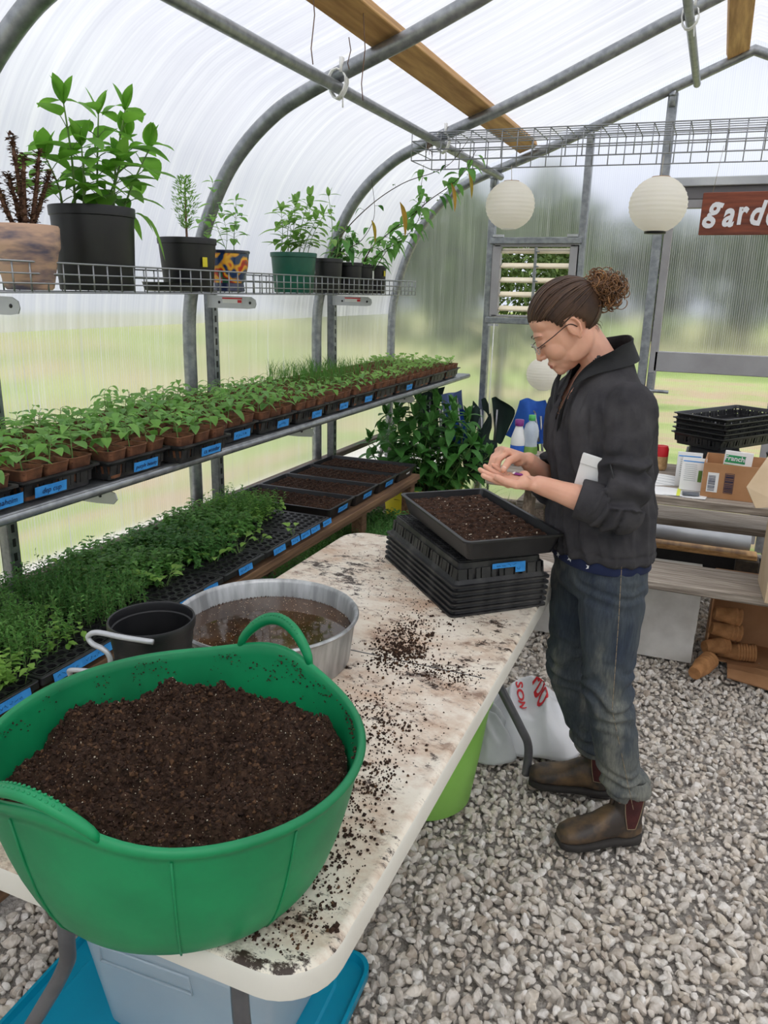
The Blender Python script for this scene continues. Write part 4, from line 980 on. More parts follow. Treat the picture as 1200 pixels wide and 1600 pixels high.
# clay bowl with the bare brown succulent
t = lathe_pot('potted_succulent', 'bare brown succulent in a glazed clay pot at the left end of the upper shelf', 'potted plant', (-1.780, 1.674, UZ), [(.001,0),(.058,0),(.064,.006),(.083,.10),(.089,.112),(.090,.118),(.091,.165),(.088,.170),(.083,.168),(.082,.12),(.06,.012),(.001,.01)], 'terra', 48, soilz_=.155, soilr=.083)
for k, (x, y, h, lx, ly) in enumerate(((-.015,-.03,.17,-.01,-.035),(.005,.0,.24,-.01,-.005),(.015,.02,.21,.015,.03),(.0,.035,.16,.03,.045),(.02,-.01,.19,.02,-.005),(-.02,.01,.15,-.03,.0))):
    b = MB(); pts = crv([(x*.6,y*.6,.15),(x+lx*.3,y+ly*.5,.15+h*.5),(x+lx,y+ly,.15+h)], 8); b.tube(pts, [.004,.005,.0055,.006,.006,.006,.006,.006,.006,.0055,.0055,.005,.005,.0045,.004,.003,.002], 8)
    for _ in range(200):
        i = RND.randrange(3, len(pts)); p = pts[i]+V(RND.gauss(0,.003),RND.gauss(0,.003),RND.uniform(-.006,.006)); b.small(p, V(RND.gauss(0,1),RND.gauss(0,1),RND.uniform(-.2,1)), RND.uniform(.014,.022), .008)
    obj('stem', b, pmat('succulent_bark', S(84,56,44), S(122,90,68), 60, .9, 0, .6, 140) if k == 0 else bpy.data.materials['succulent_bark'], t)
# black saucer
b = MB(); b.lathe([(.001,0),(.07,0),(.082,.004),(.088,.030),(.090,.031),(.086,.026),(.078,.006),(.001,.004)], 36); o = obj('plant_saucer', b, M['pot'], None, True, (-1.824, 2.335, UZ), auto=40); tag(o, 'shallow black saucer between the two black pots on the upper shelf', 'saucer')
# small black pot with pale feathery shrub
t = lathe_pot('potted_shrub', 'small pale shrub in a medium black pot left of the painted pot', 'potted plant', (-1.862, 2.509, UZ), nurs(.088, .108, .19), 'pot', 40, soilz_=.17, soilr=.10)
b = MB(); r = random.Random(4); b.tube([(0,0,.17),(0,0,.25),(.002,.0,.37)], [.005,.004,.002], 6, 1)
for _ in range(520):
    z = r.uniform(.22,.40); w_ = .05*math.sin(PI*min(1,(z-.20)/.23)); a = r.uniform(0,6.28); d = V(math.cos(a), math.sin(a), r.uniform(.6,1.6)); q = V(math.cos(a)*w_*r.random(), math.sin(a)*w_*r.random(), z); b.small(q, d, r.uniform(.012,.026), .006)
obj('foliage', b, [M['pale'], M['brownstem']], t, False)
b = MB(); b.box((.1015,-.035,.105), (.002,.020,.034), Matrix.Rotation(-.35,3,'Z')); obj('yellow_tag', b, M['yellow'], t, False)
# painted ceramic pot
m, nt, out = newmat('painted_ceramic'); L = nt.links.new
b_ = nd(nt, 'ShaderNodeBsdfPrincipled', Roughness=.2); b_.inputs['Coat Weight'].default_value = .5
tc = nd(nt, 'ShaderNodeTexCoord'); c0 = ramp(nt, noi(nt, tc.outputs['Object'], 22, 1, .3), [(.38, S(24,52,96)), (.44, S(226,160,44)), (.50, S(236,176,56)), (.555, S(200,50,30)), (.62, S(150,30,24)), (.66, S(30,90,60))])
L(c0, b_.inputs['Base Color']); L(b_.outputs[0], out.inputs[0]); M['talavera'] = m
M['cobalt'] = pmat('cobalt_glaze', S(22,30,56), S(34,44,76), 9, .2, coat=.5)
t = thing('potted_seedling', 'thin green seedling in an orange and blue painted ceramic pot', 'potted plant', (-1.867, 2.784, UZ))
b = MB(); b.lathe([(.060,.035),(.068,.055),(.079,.10),(.084,.148)], 40); obj('pot_band', b, M['talavera'], t)
b = MB(); b.lathe([(.001,0),(.058,0),(.064,.004),(.063,.010),(.059,.035),(.0602,.0351)], 40); b.lathe([(.084,.148),(.087,.150),(.088,.158),(.086,.161),(.082,.160),(.080,.150),(.055,.01),(.001,.008)], 40); obj('pot', b, M['cobalt'], t, True, auto=40)
s = heightfield(14, 14, lambda x, y: (x*.08, y*.08, .145+.005*fbm(x*2, y*2, 3, 3)), lambda x, y: x*x+y*y < 1); obj('soil', s, M['soilfine'], t)
b = MB()
for k, (x, y, tx, ty, h) in enumerate(((-.02,-.03,-.05,-.09,.16),(0,0,-.02,-.06,.33),(.02,.01,.02,.04,.26),(.0,-.02,-.01,-.02,.2),(.01,.03,.01,.06,.20))): stemplant(t, (x,y,.145), (tx,ty,.145+h*.8), 5, .052, .6, 90+k, mb=b, sr=.0014, start=.4, topn=1)
obj('plant', b, [M['pepper'], M['stem']], t)
# green pot with light green plants
M['greenpot'] = pmat('dark_green_plastic', S(8,74,58), S(16,92,72), 5, .4)
t = lathe_pot('potted_plant', 'light green plants in a dark green pot with blue tape', 'potted plant', (-1.862, 3.315, UZ), nurs(.090, .108, .178), 'greenpot', 40, soilz_=.16, soilr=.10)
b = MB()
for k in range(8):
    a = k*.8; rr = .045+.02*(k % 2); x, y = math.cos(a)*rr, math.sin(a)*rr; stemplant(t, (x,y,.16), (x*1.5+.05,y*1.7,.16+.16+.09*((k*5) % 4)/3), 6, .085, .46, 120+k, mb=b, sr=.0022, start=.25, topn=2)
obj('plant', b, [M['pale'], M['stem']], t)
tape(t, (.082,.052,.145), .055, .018, rot_face((-.53,.85,0), (.85,.53,0)), 'pepino', .013, 5)
b = MB(); b.box((.070,.075,.105), (.022,.002,.038), Matrix.Rotation(-.9,3,'Z')); obj('white_tag', b, M['white'], t, False)
# row of small black pots, some with vines
def vine(b, pts, n, LL, seed, r0=.003, yellow=0, start=.1):
    r = random.Random(seed); P_ = crv([V(*p) for p in pts], 8); b.tube(P_, [r0*(1-.6*i/(len(P_)-1)) for i in range(len(P_))], 6, 1)
    for k in range(n):
        f = start+(1-start)*k/n; q = P_[int(f*(len(P_)-1))]; a = r.uniform(0, 6.28); d = V(math.cos(a), math.sin(a), r.uniform(-.4,.6)); e = q+d.normalized()*.02; b.tube([q, e], .0008, 4, 1); s_ = LL*r.uniform(.6,1.2); b.leaf(e, d, s_, s_*.6, r.uniform(.4,1.1), .25, 5, 0)
pots = [(-1.848, 3.628, .082, .166, 'first small black pot right of the green one, with a tall thin plant'), (-1.935, 3.763, .07, .16, 'small black pot behind the row, with a climbing vine'), (-1.862, 3.918, .074, .158, 'small black pot in the middle of the row, with low leafy growth'),
        (-1.862, 4.101, .066, .155, 'small black pot with a white plant tag near the row end'), (-1.862, 4.275, .066, .155, 'last small black pot with a yellow tag at the row end')]
loc = {}
for k, (x, y, r_, h, lab) in enumerate(pots):
    t = lathe_pot('potted_plant', lab, 'potted plant', (x, y, UZ), nurs(r_*.82, r_, h), 'pot', 32, soilz_=h-.012, soilr=r_*.94, group='small black pots on the upper shelf'); loc[k] = t
    if k == 3: bb = MB().box((r_*.95, .0, h*.62), (.002,.018,.05)); obj('white_tag', bb, M['white'], t, False)
    if k == 4: bb = MB().box((r_*.95, -.01, h*.72), (.002,.022,.03)); obj('yellow_tag', bb, M['yellow'], t, False)
b = stemplant(loc[0], (0,.02,.15), (0,.02,.46), 4, .075, .42, 150, sr=.0028, start=.35); stemplant(loc[0], (.02,.05,.15), (.02,.08,.32), 3, .06, .45, 151, mb=b, sr=.002); obj('plant', b, [M['pale'], M['stem']], loc[0])
def rel(k, *pts):
    x, y, _ = loc[k].location; return [(p[0]*.965-x, p[1]*.965-y, 1.57+(p[2]-1.57)*.965-UZ) for p in pts]
# long thin vine rising to the hanging wire shelf
b = MB(); vine(b, rel(1, (-1.98,3.90,1.70),(-1.93,3.98,1.86),(-1.80,4.08,2.02),(-1.63,4.10,2.12),(-1.45,4.06,2.16),(-1.34,4.02,2.20),(-1.24,4.0,2.31)), 4, .04, 5, .003, 0, .3)
vine(b, rel(1, (-1.98,3.88,1.70),(-1.90,3.98,1.78),(-1.84,4.05,1.84),(-1.78,4.06,1.96),(-1.80,4.06,2.14)), 5, .05, 6, .0026); vine(b, rel(1, (-1.99,3.92,1.70),(-1.95,4.0,1.78),(-1.93,4.02,1.86)), 22, .085, 61, .0024)
obj('vine', b, [M['bush'], M['vine']], loc[1])
b = MB()
for k in range(5): stemplant(loc[2], (0,0,.145), (RND.uniform(-.06,.06), RND.uniform(-.08,.08), .15+RND.uniform(.08,.17)), 4, .06, .6, 160+k, mb=b, sr=.002)
obj('plant', b, [M['herb'], M['stem']], loc[2])
b = MB(); vine(b, rel(3, (-1.93,4.22,1.69),(-1.88,4.26,1.80),(-1.76,4.28,1.90),(-1.62,4.24,1.98),(-1.50,4.16,2.04),(-1.38,4.12,2.10),(-1.30,4.1,2.16),(-1.24,4.1,2.26)), 34, .085, 7, .0036)
vine(b, rel(3, (-1.92,4.27,1.69),(-1.84,4.30,1.78),(-1.72,4.30,1.84),(-1.62,4.28,1.93),(-1.56,4.25,2.05)), 36, .085, 8, .003); vine(b, rel(3, (-1.6,4.22,1.98),(-1.57,4.2,2.1),(-1.55,4.18,2.22)), 9, .055, 81, .002)
vine(b, rel(3, (-1.92,4.24,1.69),(-1.86,4.2,1.8),(-1.74,4.16,1.86)), 18, .06, 82, .0024)
vo = obj('vine', b, [M['herb'], M['vine']], loc[3])
b = MB()
for (x, y, z, s_) in ((-1.63,4.05,2.02,.15),(-1.36,4.08,2.11,.12),(-1.27,4.08,2.16,.11),(-1.78,4.02,1.93,.10)): p = rel(3, (x,y,z))[0]; b.leaf(p, (.2,.1,-1), s_, s_*.42, .2, .5, 6, up=V(1,0,.2))
obj('yellow_leaf', b, M['yellowleaf'], vo)
b = MB(); vine(b, rel(4, (-1.93,4.43,1.69),(-1.86,4.44,1.80),(-1.78,4.42,1.88)), 8, .06, 9, .0028); obj('vine', b, [M['herb'], M['vine']], loc[4])
# ------------------------------------------------------------------ points in the room read off along camera rays
def wy(px, py, y):
    r = CAMROT @ Vector((px-600, 800-py, -F)); return Vector((0,0,CAMZ))+r*(y/r.y)
# ------------------------------------------------------------------ tray stack on the table
SX, SY, SR = -.617, 2.085, math.radians(133)
for k in range(6):
    z = TZ+.002+.0165*k+.06
    t = thing('propagation_tray', ('topmost upside down black slotted tray, right under the seeded tray', 'upside down black tray, second from the top of the table stack', 'upside down black tray, third from the top of the table stack', 'upside down black tray, fourth from the top of the table stack', 'upside down black tray, fifth from the top of the table stack', 'lowest upside down black tray, resting on the white table')[5-k], 'tray', (SX+.001*k, SY, z), 0, 'upside down trays stacked on the table', rot=(PI, 0, SR))
    if k == 0:
        src = flat_tray('temp', 'x', (0,0,0), 0, .51, .29, .06, mat='blackdusty'); body = [c for c in src.children][0]; body.parent = t; bpy.data.objects.remove(src)
    else:
        c = body.copy(); C.objects.link(c); c.parent = t
    if k == 5:
        b = MB()
        for i in range(26): x = -.225+.45*i/25; b.box((x, 0, -.0015), (.0022, .235, .003)); b.box((x, 0, -.0015), (.0018, .26, .003), Matrix.Rotation(.6, 3, 'Z')) if 3 < i < 22 else None
        for i in range(13): y = -.115+.23*i/12; b.box((0, y, -.0015), (.45, .0022, .003))
        obj('lattice', b, M['blackdusty'], t, False)
        tape(t, (-.243, .02, .014), .10, .014, rot_face((0,1,0), (-1,0,-.1)), None, seed=3); tape(t, (-.2445, .055, .026), .03, .02, rot_face((0,1,0), (-1,0,-.1)), None, seed=4)
t = flat_tray('seeding_tray', 'black tray filled with dark soil and scattered white seeds, topping the stack', (-.572, 2.070, .905), math.radians(131), .50, .283, .056, slots=False)
so2 = obj('soil', soil_block(.230, .121, .044, (10, 4), 9, .012, 9), M['soilfine'], t)
for x in (-.07, .055): b = MB(); b.tube([(x, -.115, .047), (x, .115, .047)], .001, 4)
for k in range(22):
    b = MB(); x, y = RND.uniform(-.21,.21), RND.uniform(-.105,.105); b.ell((0,0,0), (.0028,.0022,.0012), Euler((0,0,RND.uniform(0,3))).to_matrix(), 6)
    o = obj('seed', b, M['perlite'], t); o.location = (x, y, .0475)
# ------------------------------------------------------------------ under the table
bk = thing('lime_bucket', 'lime green flexible bucket standing under the table edge', 'bucket', (-.695, 2.045, 0))
b = MB(); b.lathe([(.001,.004),(.150,.004),(.158,.012),(.185,.20),(.205,.36),(.212,.362),(.213,.368),(.204,.369),(.200,.36),(.178,.20),(.150,.02),(.001,.016)], 48); obj('bucket_body', b, M['lime'], bk, True, auto=50)
b = MB(); b.tube(crv([(.20,-.06,.365),(.215,-.05,.40),(.22,0,.415),(.215,.05,.40),(.20,.06,.365)], 5), .008, 8); obj('handle', b, M['lime'], bk)
lid = thing('turquoise_lid', 'turquoise plastic lid lying on the gravel under the near table end', 'lid', (-.90, 1.09, .005), math.radians(3))
b = MB(); b.loft([rrect(.345,.25,.05,0,6), rrect(.35,.255,.05,.006,6), rrect(.35,.255,.05,.028,6), rrect(.342,.247,.05,.028,6), rrect(.338,.243,.05,.010,6), rrect(.29,.195,.04,.010,6), rrect(.285,.19,.04,.016,6)], caps=True); obj('lid_body', b, M['teal'], lid, True, auto=40)
bn_ = thing('storage_bin', 'cloudy clear plastic storage bin standing on the turquoise lid', 'bin', (-.845, 1.12, .024), math.radians(2))
b = MB(); b.loft([rrect(.19,.13,.03,0,5), rrect(.195,.135,.03,.01,5), rrect(.225,.165,.03,.27,5), rrect(.235,.175,.03,.272,5), rrect(.238,.178,.03,.31,5), rrect(.228,.168,.03,.31,5), rrect(.222,.162,.03,.275,5), rrect(.190,.130,.03,.012,5)], caps=True); obj('bin_body', b, M['binplastic'], bn_, True, auto=40)
b = MB(); b.tube([(-.17,-.160,.20),(-.165,-.165,.245),(.05,-.165,.248),(.055,-.162,.205),(-.17,-.160,.20)], .003, 6); obj('moulded_panel', b, M['binplastic'], bn_)
# crumpled plastic bags
def bag(name, label, c, rx, ry, h, rz, mat, seed, texts=()):
    t = thing(name, label, 'bag', c, rz); r_ = random.Random(seed); ph = [r_.uniform(0, 6.28) for _ in range(4)]
    def rim(a): return 1+.10*math.sin(2*a+ph[0])+.07*math.sin(3*a+ph[1])+.05*math.sin(5*a+ph[2])+.03*math.sin(9*a+ph[3])
    def hz(x, y):
        a = math.atan2(y, x); q = min(1, math.hypot(x, y)/rim(a)); n1_ = 1-abs(noise.noise(V(x*1.6+seed, y*1.6-seed, .3)))*2.2; n2_ = 1-abs(noise.noise(V(x*3.8, y*3.8, seed)))*2
        return h*(1-q**2.2)*(.55+.25*x-.10*y+.35*n1_)+.010*n2_*(1-q**4)+.002
    b = MB(); R = []; n_ = 110
    for i in range(1, 41):
        q = i/40; R.append([(rx*q*rim(2*PI*k/n_)*math.cos(2*PI*k/n_), ry*q*rim(2*PI*k/n_)*math.sin(2*PI*k/n_), .006+max(0, hz(q*rim(2*PI*k/n_)*math.cos(2*PI*k/n_), q*rim(2*PI*k/n_)*math.sin(2*PI*k/n_)))) for k in range(n_)])
    R.append([(p[0]*.9, p[1]*.9, .003) for p in R[-1]]); b.loft(R, caps=True)
    o = obj('bag_film', b, M[mat], t)
    for (s, size, px, py, ang) in texts:
        me = text_mesh(s, size, 0, M['red'], 0, size*.03); bm = bmesh.new(); bm.from_mesh(me); bmesh.ops.subdivide_edges(bm, edges=[e for e in bm.edges if e.calc_length() > .012], cuts=4); bmesh.ops.triangulate(bm, faces=bm.faces[:]); bmesh.ops.subdivide_edges(bm, edges=[e for e in bm.edges if e.calc_length() > .006], cuts=2)
        R_ = Matrix.Rotation(ang, 3, 'Z')
        for v in bm.verts:
            p = R_ @ v.co; x, y = (p.x+px), (p.y+py); v.co = Vector((x, y, .0105+max(0, hz(x/rx, y/ry))))
        bm.to_mesh(me); bm.free(); q = bpy.data.objects.new('printed_word', me); C.objects.link(q); q.parent = o
    return t
bag('plastic_bag', 'white plastic bag with red lettering crumpled on the gravel behind the boot', (-.46, 2.60, 0), .26, .25, .22, -.15, 'bagwhite', 1, (('T PDO', .050, .035, -.045, -.95), ('SON', .036, -.02, -.075, -.9)))
bag('plastic_bag', 'greyish plastic bag with one red letter beside the table leg', (-.62, 2.40, 0), .17, .13, .17, .1, 'baggrey', 5, (('P', .075, .02, -.055, PI),))
# ------------------------------------------------------------------ picnic table
pt = thing('picnic_table', 'weathered wooden picnic table behind the person, loaded with papers and trays', 'picnic table', (0.02, 3.78, 0))
for k in range(5): bb = MB(); bb.bbox((0, -.280+.148*k, .721), (1.86, .138, .038), .005); obj('top_board', bb, M['oldwood'], pt, False)
for s, yy in ((-1, -.490), (1, .475)):
    bb = MB(); bb.bbox((0, yy, .431 if s < 0 else .44), (1.86, .28, .038), .005); obj('seat_board', bb, M['oldwood'], pt, False)
for x in (-.74, .74):
    for s, yt, yb in ((-1, -.20, -.46), (1, .20, .50)):
        d = V(0, yb-yt, -.69); bb = MB(); L_ = d.length; ang = math.atan2(yb-yt, .69); bb.bbox((x, (yt+yb)/2, .352), (.042, .095, L_*1.0), .004, Matrix.Rotation(ang, 3, 'X')); obj('leg', bb, M['oldwoody'], pt, False)
    bb = MB(); bb.bbox((x+.045, -.03, .385), (.038, 1.22, .09), .004); bb.bbox((x+.045, 0, .682), (.038, .66, .04), .004); obj('cross_brace', bb, M['oldwood'], pt, False)
PZ = .741
# things below the picnic table
def cardbox(name, label, c, d, rz, mat, th=.005, closed=True, rot=None):
    t = thing(name, label, 'box', c, rz, rot=rot); x, y, z = d
    b = MB()
    for s in (-1, 1): b.box((s*(x/2-th/2), 0, z/2), (th, y, z)); b.box((0, s*(y/2-th/2), z/2), (x-2*th, th, z))
    b.box((0, 0, th/2), (x-2*th, y-2*th, th))
    obj('box_body', b, M[mat], t, False); return t
t = cardbox('cardboard_box', 'white cardboard box lying under the picnic table beside the peat pots', (-.105, 3.515, 0), (.37, .23, .385), .03, 'whitecard')
b = MB(); b.box((0,-.119,.265), (.374,.006,.24)); b.box((0,0,.388), (.374,.24,.006)); obj('lid_flap', b, M['whitecard'], t, False)
t = cardbox('cardboard_box', 'pale box standing under the picnic table left of the jeans', (-.56, 3.56, 0), (.30, .22, .37), -.02, 'whitecard')
b = MB(); b.box((.10,-.118,.11), (.028,.02,.20)); obj('wooden_stick', b, M['timber'], t, False)
t = thing('cardboard_box', 'open brown cardboard box on its side spilling peat pots', 'box', (.39, 3.60, 0), 0)
b = MB(); w_, d_, h_ = .50, .24, .355
b.box((0, d_/2, h_/2), (w_, .006, h_)); b.box((-w_/2, 0, h_/2), (.006, d_, h_)); b.box((w_/2, 0, h_/2), (.006, d_, h_)); b.box((0,0,.004), (w_, d_, .006)); b.box((0,0,h_), (w_, d_, .006)); obj('box_body', b, M['card'], t, False)
b = MB(); b.loft([[V(-.16+.42*u, -.12-v*.19-.03*u*v, .008+.02*math.sin(v*2.5+u*2)) for u in (0,.25,.5,.75,1)] for v in (0,.3,.6,1)], closed=False); b.loft([[V(-.16+.42*u, -.12-v*.19-.03*u*v, .004+.02*math.sin(v*2.5+u*2)) for u in (0,.25,.5,.75,1)] for v in (0,.3,.6,1)], closed=False); obj('floor_flap', b, M['card'], t, False)
# round peat pots
b = MB(); b.lathe([(.001,0),(.026,0),(.028,.003),(.0385,.082),(.040,.083),(.040,.090),(.037,.090),(.0355,.082),(.025,.006),(.001,.005)], 28); cupme = b.mesh('peat_cup', M['peatnew'], True); sharp(cupme, 50)
def cupstack(p, d, n, step, labs, grp):
    d = Vector(d).normalized(); q = d.to_track_quat('Z', 'Y')
    for k in range(n):
        o = bpy.data.objects.new('peat_cup', cupme); C.objects.link(o); o.location = Vector(p)+d*step*k; o.rotation_mode = 'QUATERNION'; o.rotation_quaternion = q; tag(o, labs, 'peat pot', grp)
cupstack((.185, 3.50, .045), (1,.12,.05), 7, .0115, 'round peat pot nested in the sideways stack on the cardboard flap', 'sideways nested peat pots')
cupstack((.10, 3.235, .035), (.35,.9,.06), 4, .022, 'round peat pot nested in the stack lying nearest on the gravel', 'nearest nested peat pots')
cupstack((.145, 3.47, .16), (.8,.3,-.15), 3, .02, 'round peat pot in the upper heap inside the brown box', 'peat pots heaped in the box')
cupstack((.15, 3.46, .235), (.9,.2,-.1), 2, .02, 'round peat pot on the very top of the heap in the box', 'topmost peat pots in the box')
cupstack((.13, 3.44, .075), (.7,.5,0), 2, .02, 'round peat pot low in the heap beside the white box', 'lowest peat pots beside the white box')
# pipe, plank and black strip beyond the table
o = obj('downspout_pipe', MB().tube([(-.75,0,0),(.33,0,0)], .045, 16), M['alu'], None, True, (0, 4.6, .245)); tag(o, 'fat grey metal pipe lying behind the picnic table seat', 'pipe')
b = MB(); b.bbox((0,0,0), (1.25,.10,.03), .004); o = obj('wooden_plank', b, M['timber'], None, False, (-.25, 4.62, .165)); tag(o, 'pale thin plank lying under the grey metal pipe', 'plank')
for k, (x, l) in enumerate(((.33,'dark wooden block holding up the right end of the pipe'), (-.78,'dark wooden block under the left end of the pipe'))): b = MB(); b.bbox((0,0,.075), (.12,.12,.15), .005); o = obj('wooden_block', b, M['vine'], None, False, (x, 4.62, 0)); tag(o, l, 'block')
b = MB(); b.bbox((0,0,.06), (1.3,.02,.12), .004); o = obj('black_strip', b, M['black'], None, False, (-.2, 4.75, 0.0)); tag(o, 'black strip standing on the gravel beyond the pipe', 'board')  # long black strip set on edge behind pipe and plank
b = MB(); b.bbox((0,0,.012), (.55,.10,.02), .004, None); o = obj('wooden_plank', b, M['darkwood'], None, False, (-.02, 4.50, 0)); o.rotation_euler = (0,0,-.35); tag(o, 'dark flat board lying on the gravel between seat and pipe', 'plank')
# on the picnic table
t = thing('drink_can', 'red and gold soda can standing at the back of the picnic table', 'can', (-.172, 3.98, PZ))
b = MB(); b.lathe([(.001,.004),(.022,.002),(.0265,0),(.0325,.010),(.033,.014),(.033,.070)], 32); obj('can_body', b, pmat('can_gold', S(200,160,110), S(222,186,140), 60, .3, .3), t)
b = MB(); b.lathe([(.033,.070),(.033,.106),(.0285,.117),(.0285,.120),(.027,.120),(.026,.117),(.001,.116)], 32); obj('can_top', b, M['red'], t, True, auto=50)
def paper(name, label, c, w_, h_, rz, mat='white', th=.002, rot=None, cat='paper', lines=0, extra=None):
    t = thing(name, label, cat, c, rz, rot=rot); b = MB(); n = 6
    top = [[V(-w_/2+w_*i/n, -h_/2+h_*j/3, th+.0015*math.sin(i*1.3+j)) for i in range(n+1)] for j in range(4)]; b.loft(top, closed=False); b.loft([[p-V(0,0,th) for p in r] for r in reversed(top)], closed=False)
    obj('sheet', b, M[mat], t)
    if lines:
        b = MB()
        for k in range(lines): y = h_*.38-h_*.62*k/lines; b.box((-.01*w_*(k % 3), y, th+.0032), (w_*(.7-.1*(k % 2)), h_*.010, .0006))
        obj('printed_lines', b, pmat('print_grey', S(150,160,160), None) if 'print_grey' not in bpy.data.materials else bpy.data.materials['print_grey'], t, False)
    return t
bl = bpy.data.materials
paper('paper_sheet', 'white paper sheet with a yellow edge on the picnic table beside her back', (-.16, 3.52, PZ), .22, .15, .1)
b = MB(); b.box((0,0,.004), (.014,.15,.002)); o = obj('sticky_strip', b, pmat('yellow_strip', S(220,228,70), None), None, False, (-.062, 3.53, PZ)); tag(o, 'narrow yellow strip along the edge of the white paper', 'paper')
paper('paper_sheet', 'white card propped in front of the soda can', (-.125, 3.66, PZ+.004), .16, .13, .2, rot=(.45, .12, .2), lines=4)
def packet(label, c, w_, h_, rx, rz, words=True, green=False):
    t = thing('seed_packet', label, 'seed packet', c, rot=(rx, 0, rz)); b = MB(); b.bbox((0,0,h_/2), (w_, .006, h_), .001); obj('envelope', b, M['white'], t, False)
    b = MB(); b.box((0,-.0036,h_*.88), (w_*.9,.001,h_*.03)); obj('blue_bar', b, M['tape'], t, False)
    b = MB()
    for k in range(9): b.box((-w_*.12+w_*.01*(k % 3), -.0036, h_*(.78-.06*k)), (w_*.5,.0008,h_*.012))
    obj('printed_lines', b, bl['print_grey'], t, False)
    if green: b = MB().box((w_*.30,-.0036,h_*.45), (w_*.16,.001,h_*.35)); obj('green_block', b, M['pale'], t, False)
packet('upright white seed envelope leaning behind the front one, left of the brown box', (-.035, 3.66, PZ+.002), .105, .155, -.12, .05)
packet('front white seed envelope with green print left of the brown box', (-.015, 3.57, PZ+.006), .10, .145, -.2, -.05, green=True)
paper('paper_sheet', 'white sheet lying under the seed envelopes beside the brown box', (-.03, 3.515, PZ), .17, .13, -.1)
b = MB(); b.loft([rrect(.034,.022,.004,0), rrect(.034,.022,.004,.007)]); o = obj('dark_packet', b, pmat('dark_grey_packet', S(84,90,98), S(110,116,124), 30, .5), None, True, (-.012, 3.495, PZ+.006), auto=40); o.rotation_euler = (0,0,.1); tag(o, 'small dark grey packet lying on the white sheet', 'packet')
t = cardbox('cardboard_box', 'open brown cardboard box with two barcode labels on the picnic table', (.185, 3.62, PZ), (.31, .25, .150), -.04, 'card')
b = MB(); b.box((-.112,-.1262,.068), (.044,.001,.085)); lb = obj('barcode_label', b, M['white'], t, False)
b = MB(); z = .032
while z < .100: h_ = RND.choice((.0012,.002,.003)); b.box((-.116,-.1270,z), (.028,.0006,h_)); z += h_+RND.choice((.0012,.0024))
obj('bars', b, M['ink'], lb, False)
b = MB()
for s in (-1, 1): b.box((-.048+.0175*s,-.1262,.070), (.0015,.001,.085)); b.box((-.048,-.1262,.070+.0425*s), (.035,.001,.0015))
z = .034
while z < .106: h_ = RND.choice((.0014,.002,.004)); b.box((-.048,-.1262,z), (.031,.0008,h_)); z += h_+RND.choice((.0016,.003))
obj('printed_barcode', b, M['ink'], t, False)
t = thing('seed_packet', 'green and white seed packet sticking out of the brown box', 'seed packet', (.155, 3.66, PZ+.012), rot=(-.1, .06, .03)); b = MB(); b.bbox((0,0,.085), (.115,.012,.165), .002); obj('envelope', b, M['white'], t, False)
b = MB(); b.box((-.012,-.0066,.132), (.082,.001,.034)); b.box((0,-.0066,.09), (.11,.001,.035)); gb = obj('green_band', b, pmat('packet_green', S(30,140,84), S(46,156,96), 30, .5), t, False)
q = bpy.data.objects.new('printed_word', text_mesh('Franchi', .030, .0004, M['signwhite'], 0, .0006)); C.objects.link(q); q.parent = gb; q.location = (-.012, -.0078, .134); q.rotation_euler = (PI/2, 0, 0)
# stacks of black trays on the picnic table
src = flat_tray('temp', 'x', (0,0,0), 0, .54, .28, .06, mat='black'); body2 = [c for c in src.children][0]
words = ['lowest', 'second', 'third', 'fourth', 'top']
for k in range(5):
    t = thing('propagation_tray', words[k]+(' empty' if k == 4 else '')+' black tray of the turned upper stack at the back of the picnic table', 'tray', (.123, 4.12, .882+.023*k), math.radians(57.7)+.02*((k*7) % 3-1), 'black trays stacked on the picnic table'); c = body2.copy(); C.objects.link(c); c.parent = t
for k in range(6):
    t = thing('propagation_tray', ('topmost','second','third','fourth','fifth','lowest')[5-k]+' upside down black tray of the small stack under the turned trays', 'tray', (.065, 3.99, PZ+.062+.0155*k), 0, 'upside down black trays on the picnic table', rot=(PI, 0, PI/2)); c = body2.copy(); C.objects.link(c); c.parent = t; c.scale = (.9,.9,1)
body2.parent = None; bpy.data.objects.remove(body2); bpy.data.objects.remove(src)
b = MB(); t = thing('plastic_pot', 'black plastic pot at the right edge on the picnic table', 'pot', (.36, 3.95, PZ)); obj('pot', MB().lathe([(.001,0),(.05,0),(.07,.13),(.072,.132),(.072,.138),(.067,.138),(.047,.005),(.001,.004)], 28), M['pot'], t)
# tall pale cardboard carton on the near seat
t = cardbox('cardboard_carton', 'tall pale cardboard carton with open flap at the right picture edge', (.475, 3.225, .452), (.36, .26, .36), .05, 'cardlight')
b = MB(); q4 = [wy(1166,761,3.10), wy(1180,794,3.08), wy(1228,792,3.10), wy(1216,690,3.22)]; iv = (Matrix.Translation(t.location) @ Matrix.Rotation(.05, 4, 'Z')).inverted(); q4 = [iv @ p for p in q4]; nn_ = (q4[1]-q4[0]).cross(q4[2]-q4[1]).normalized()*.005; b.loft([q4, [p+nn_ for p in q4]]); obj('flap', b, M['cardlight'], t, False)
b = MB(); b.box((.0, -.13-.04, .36+.05), (.34, .005, .13), Matrix.Rotation(.6, 3, 'X')); obj('flap', b, M['cardlight'], t, False)
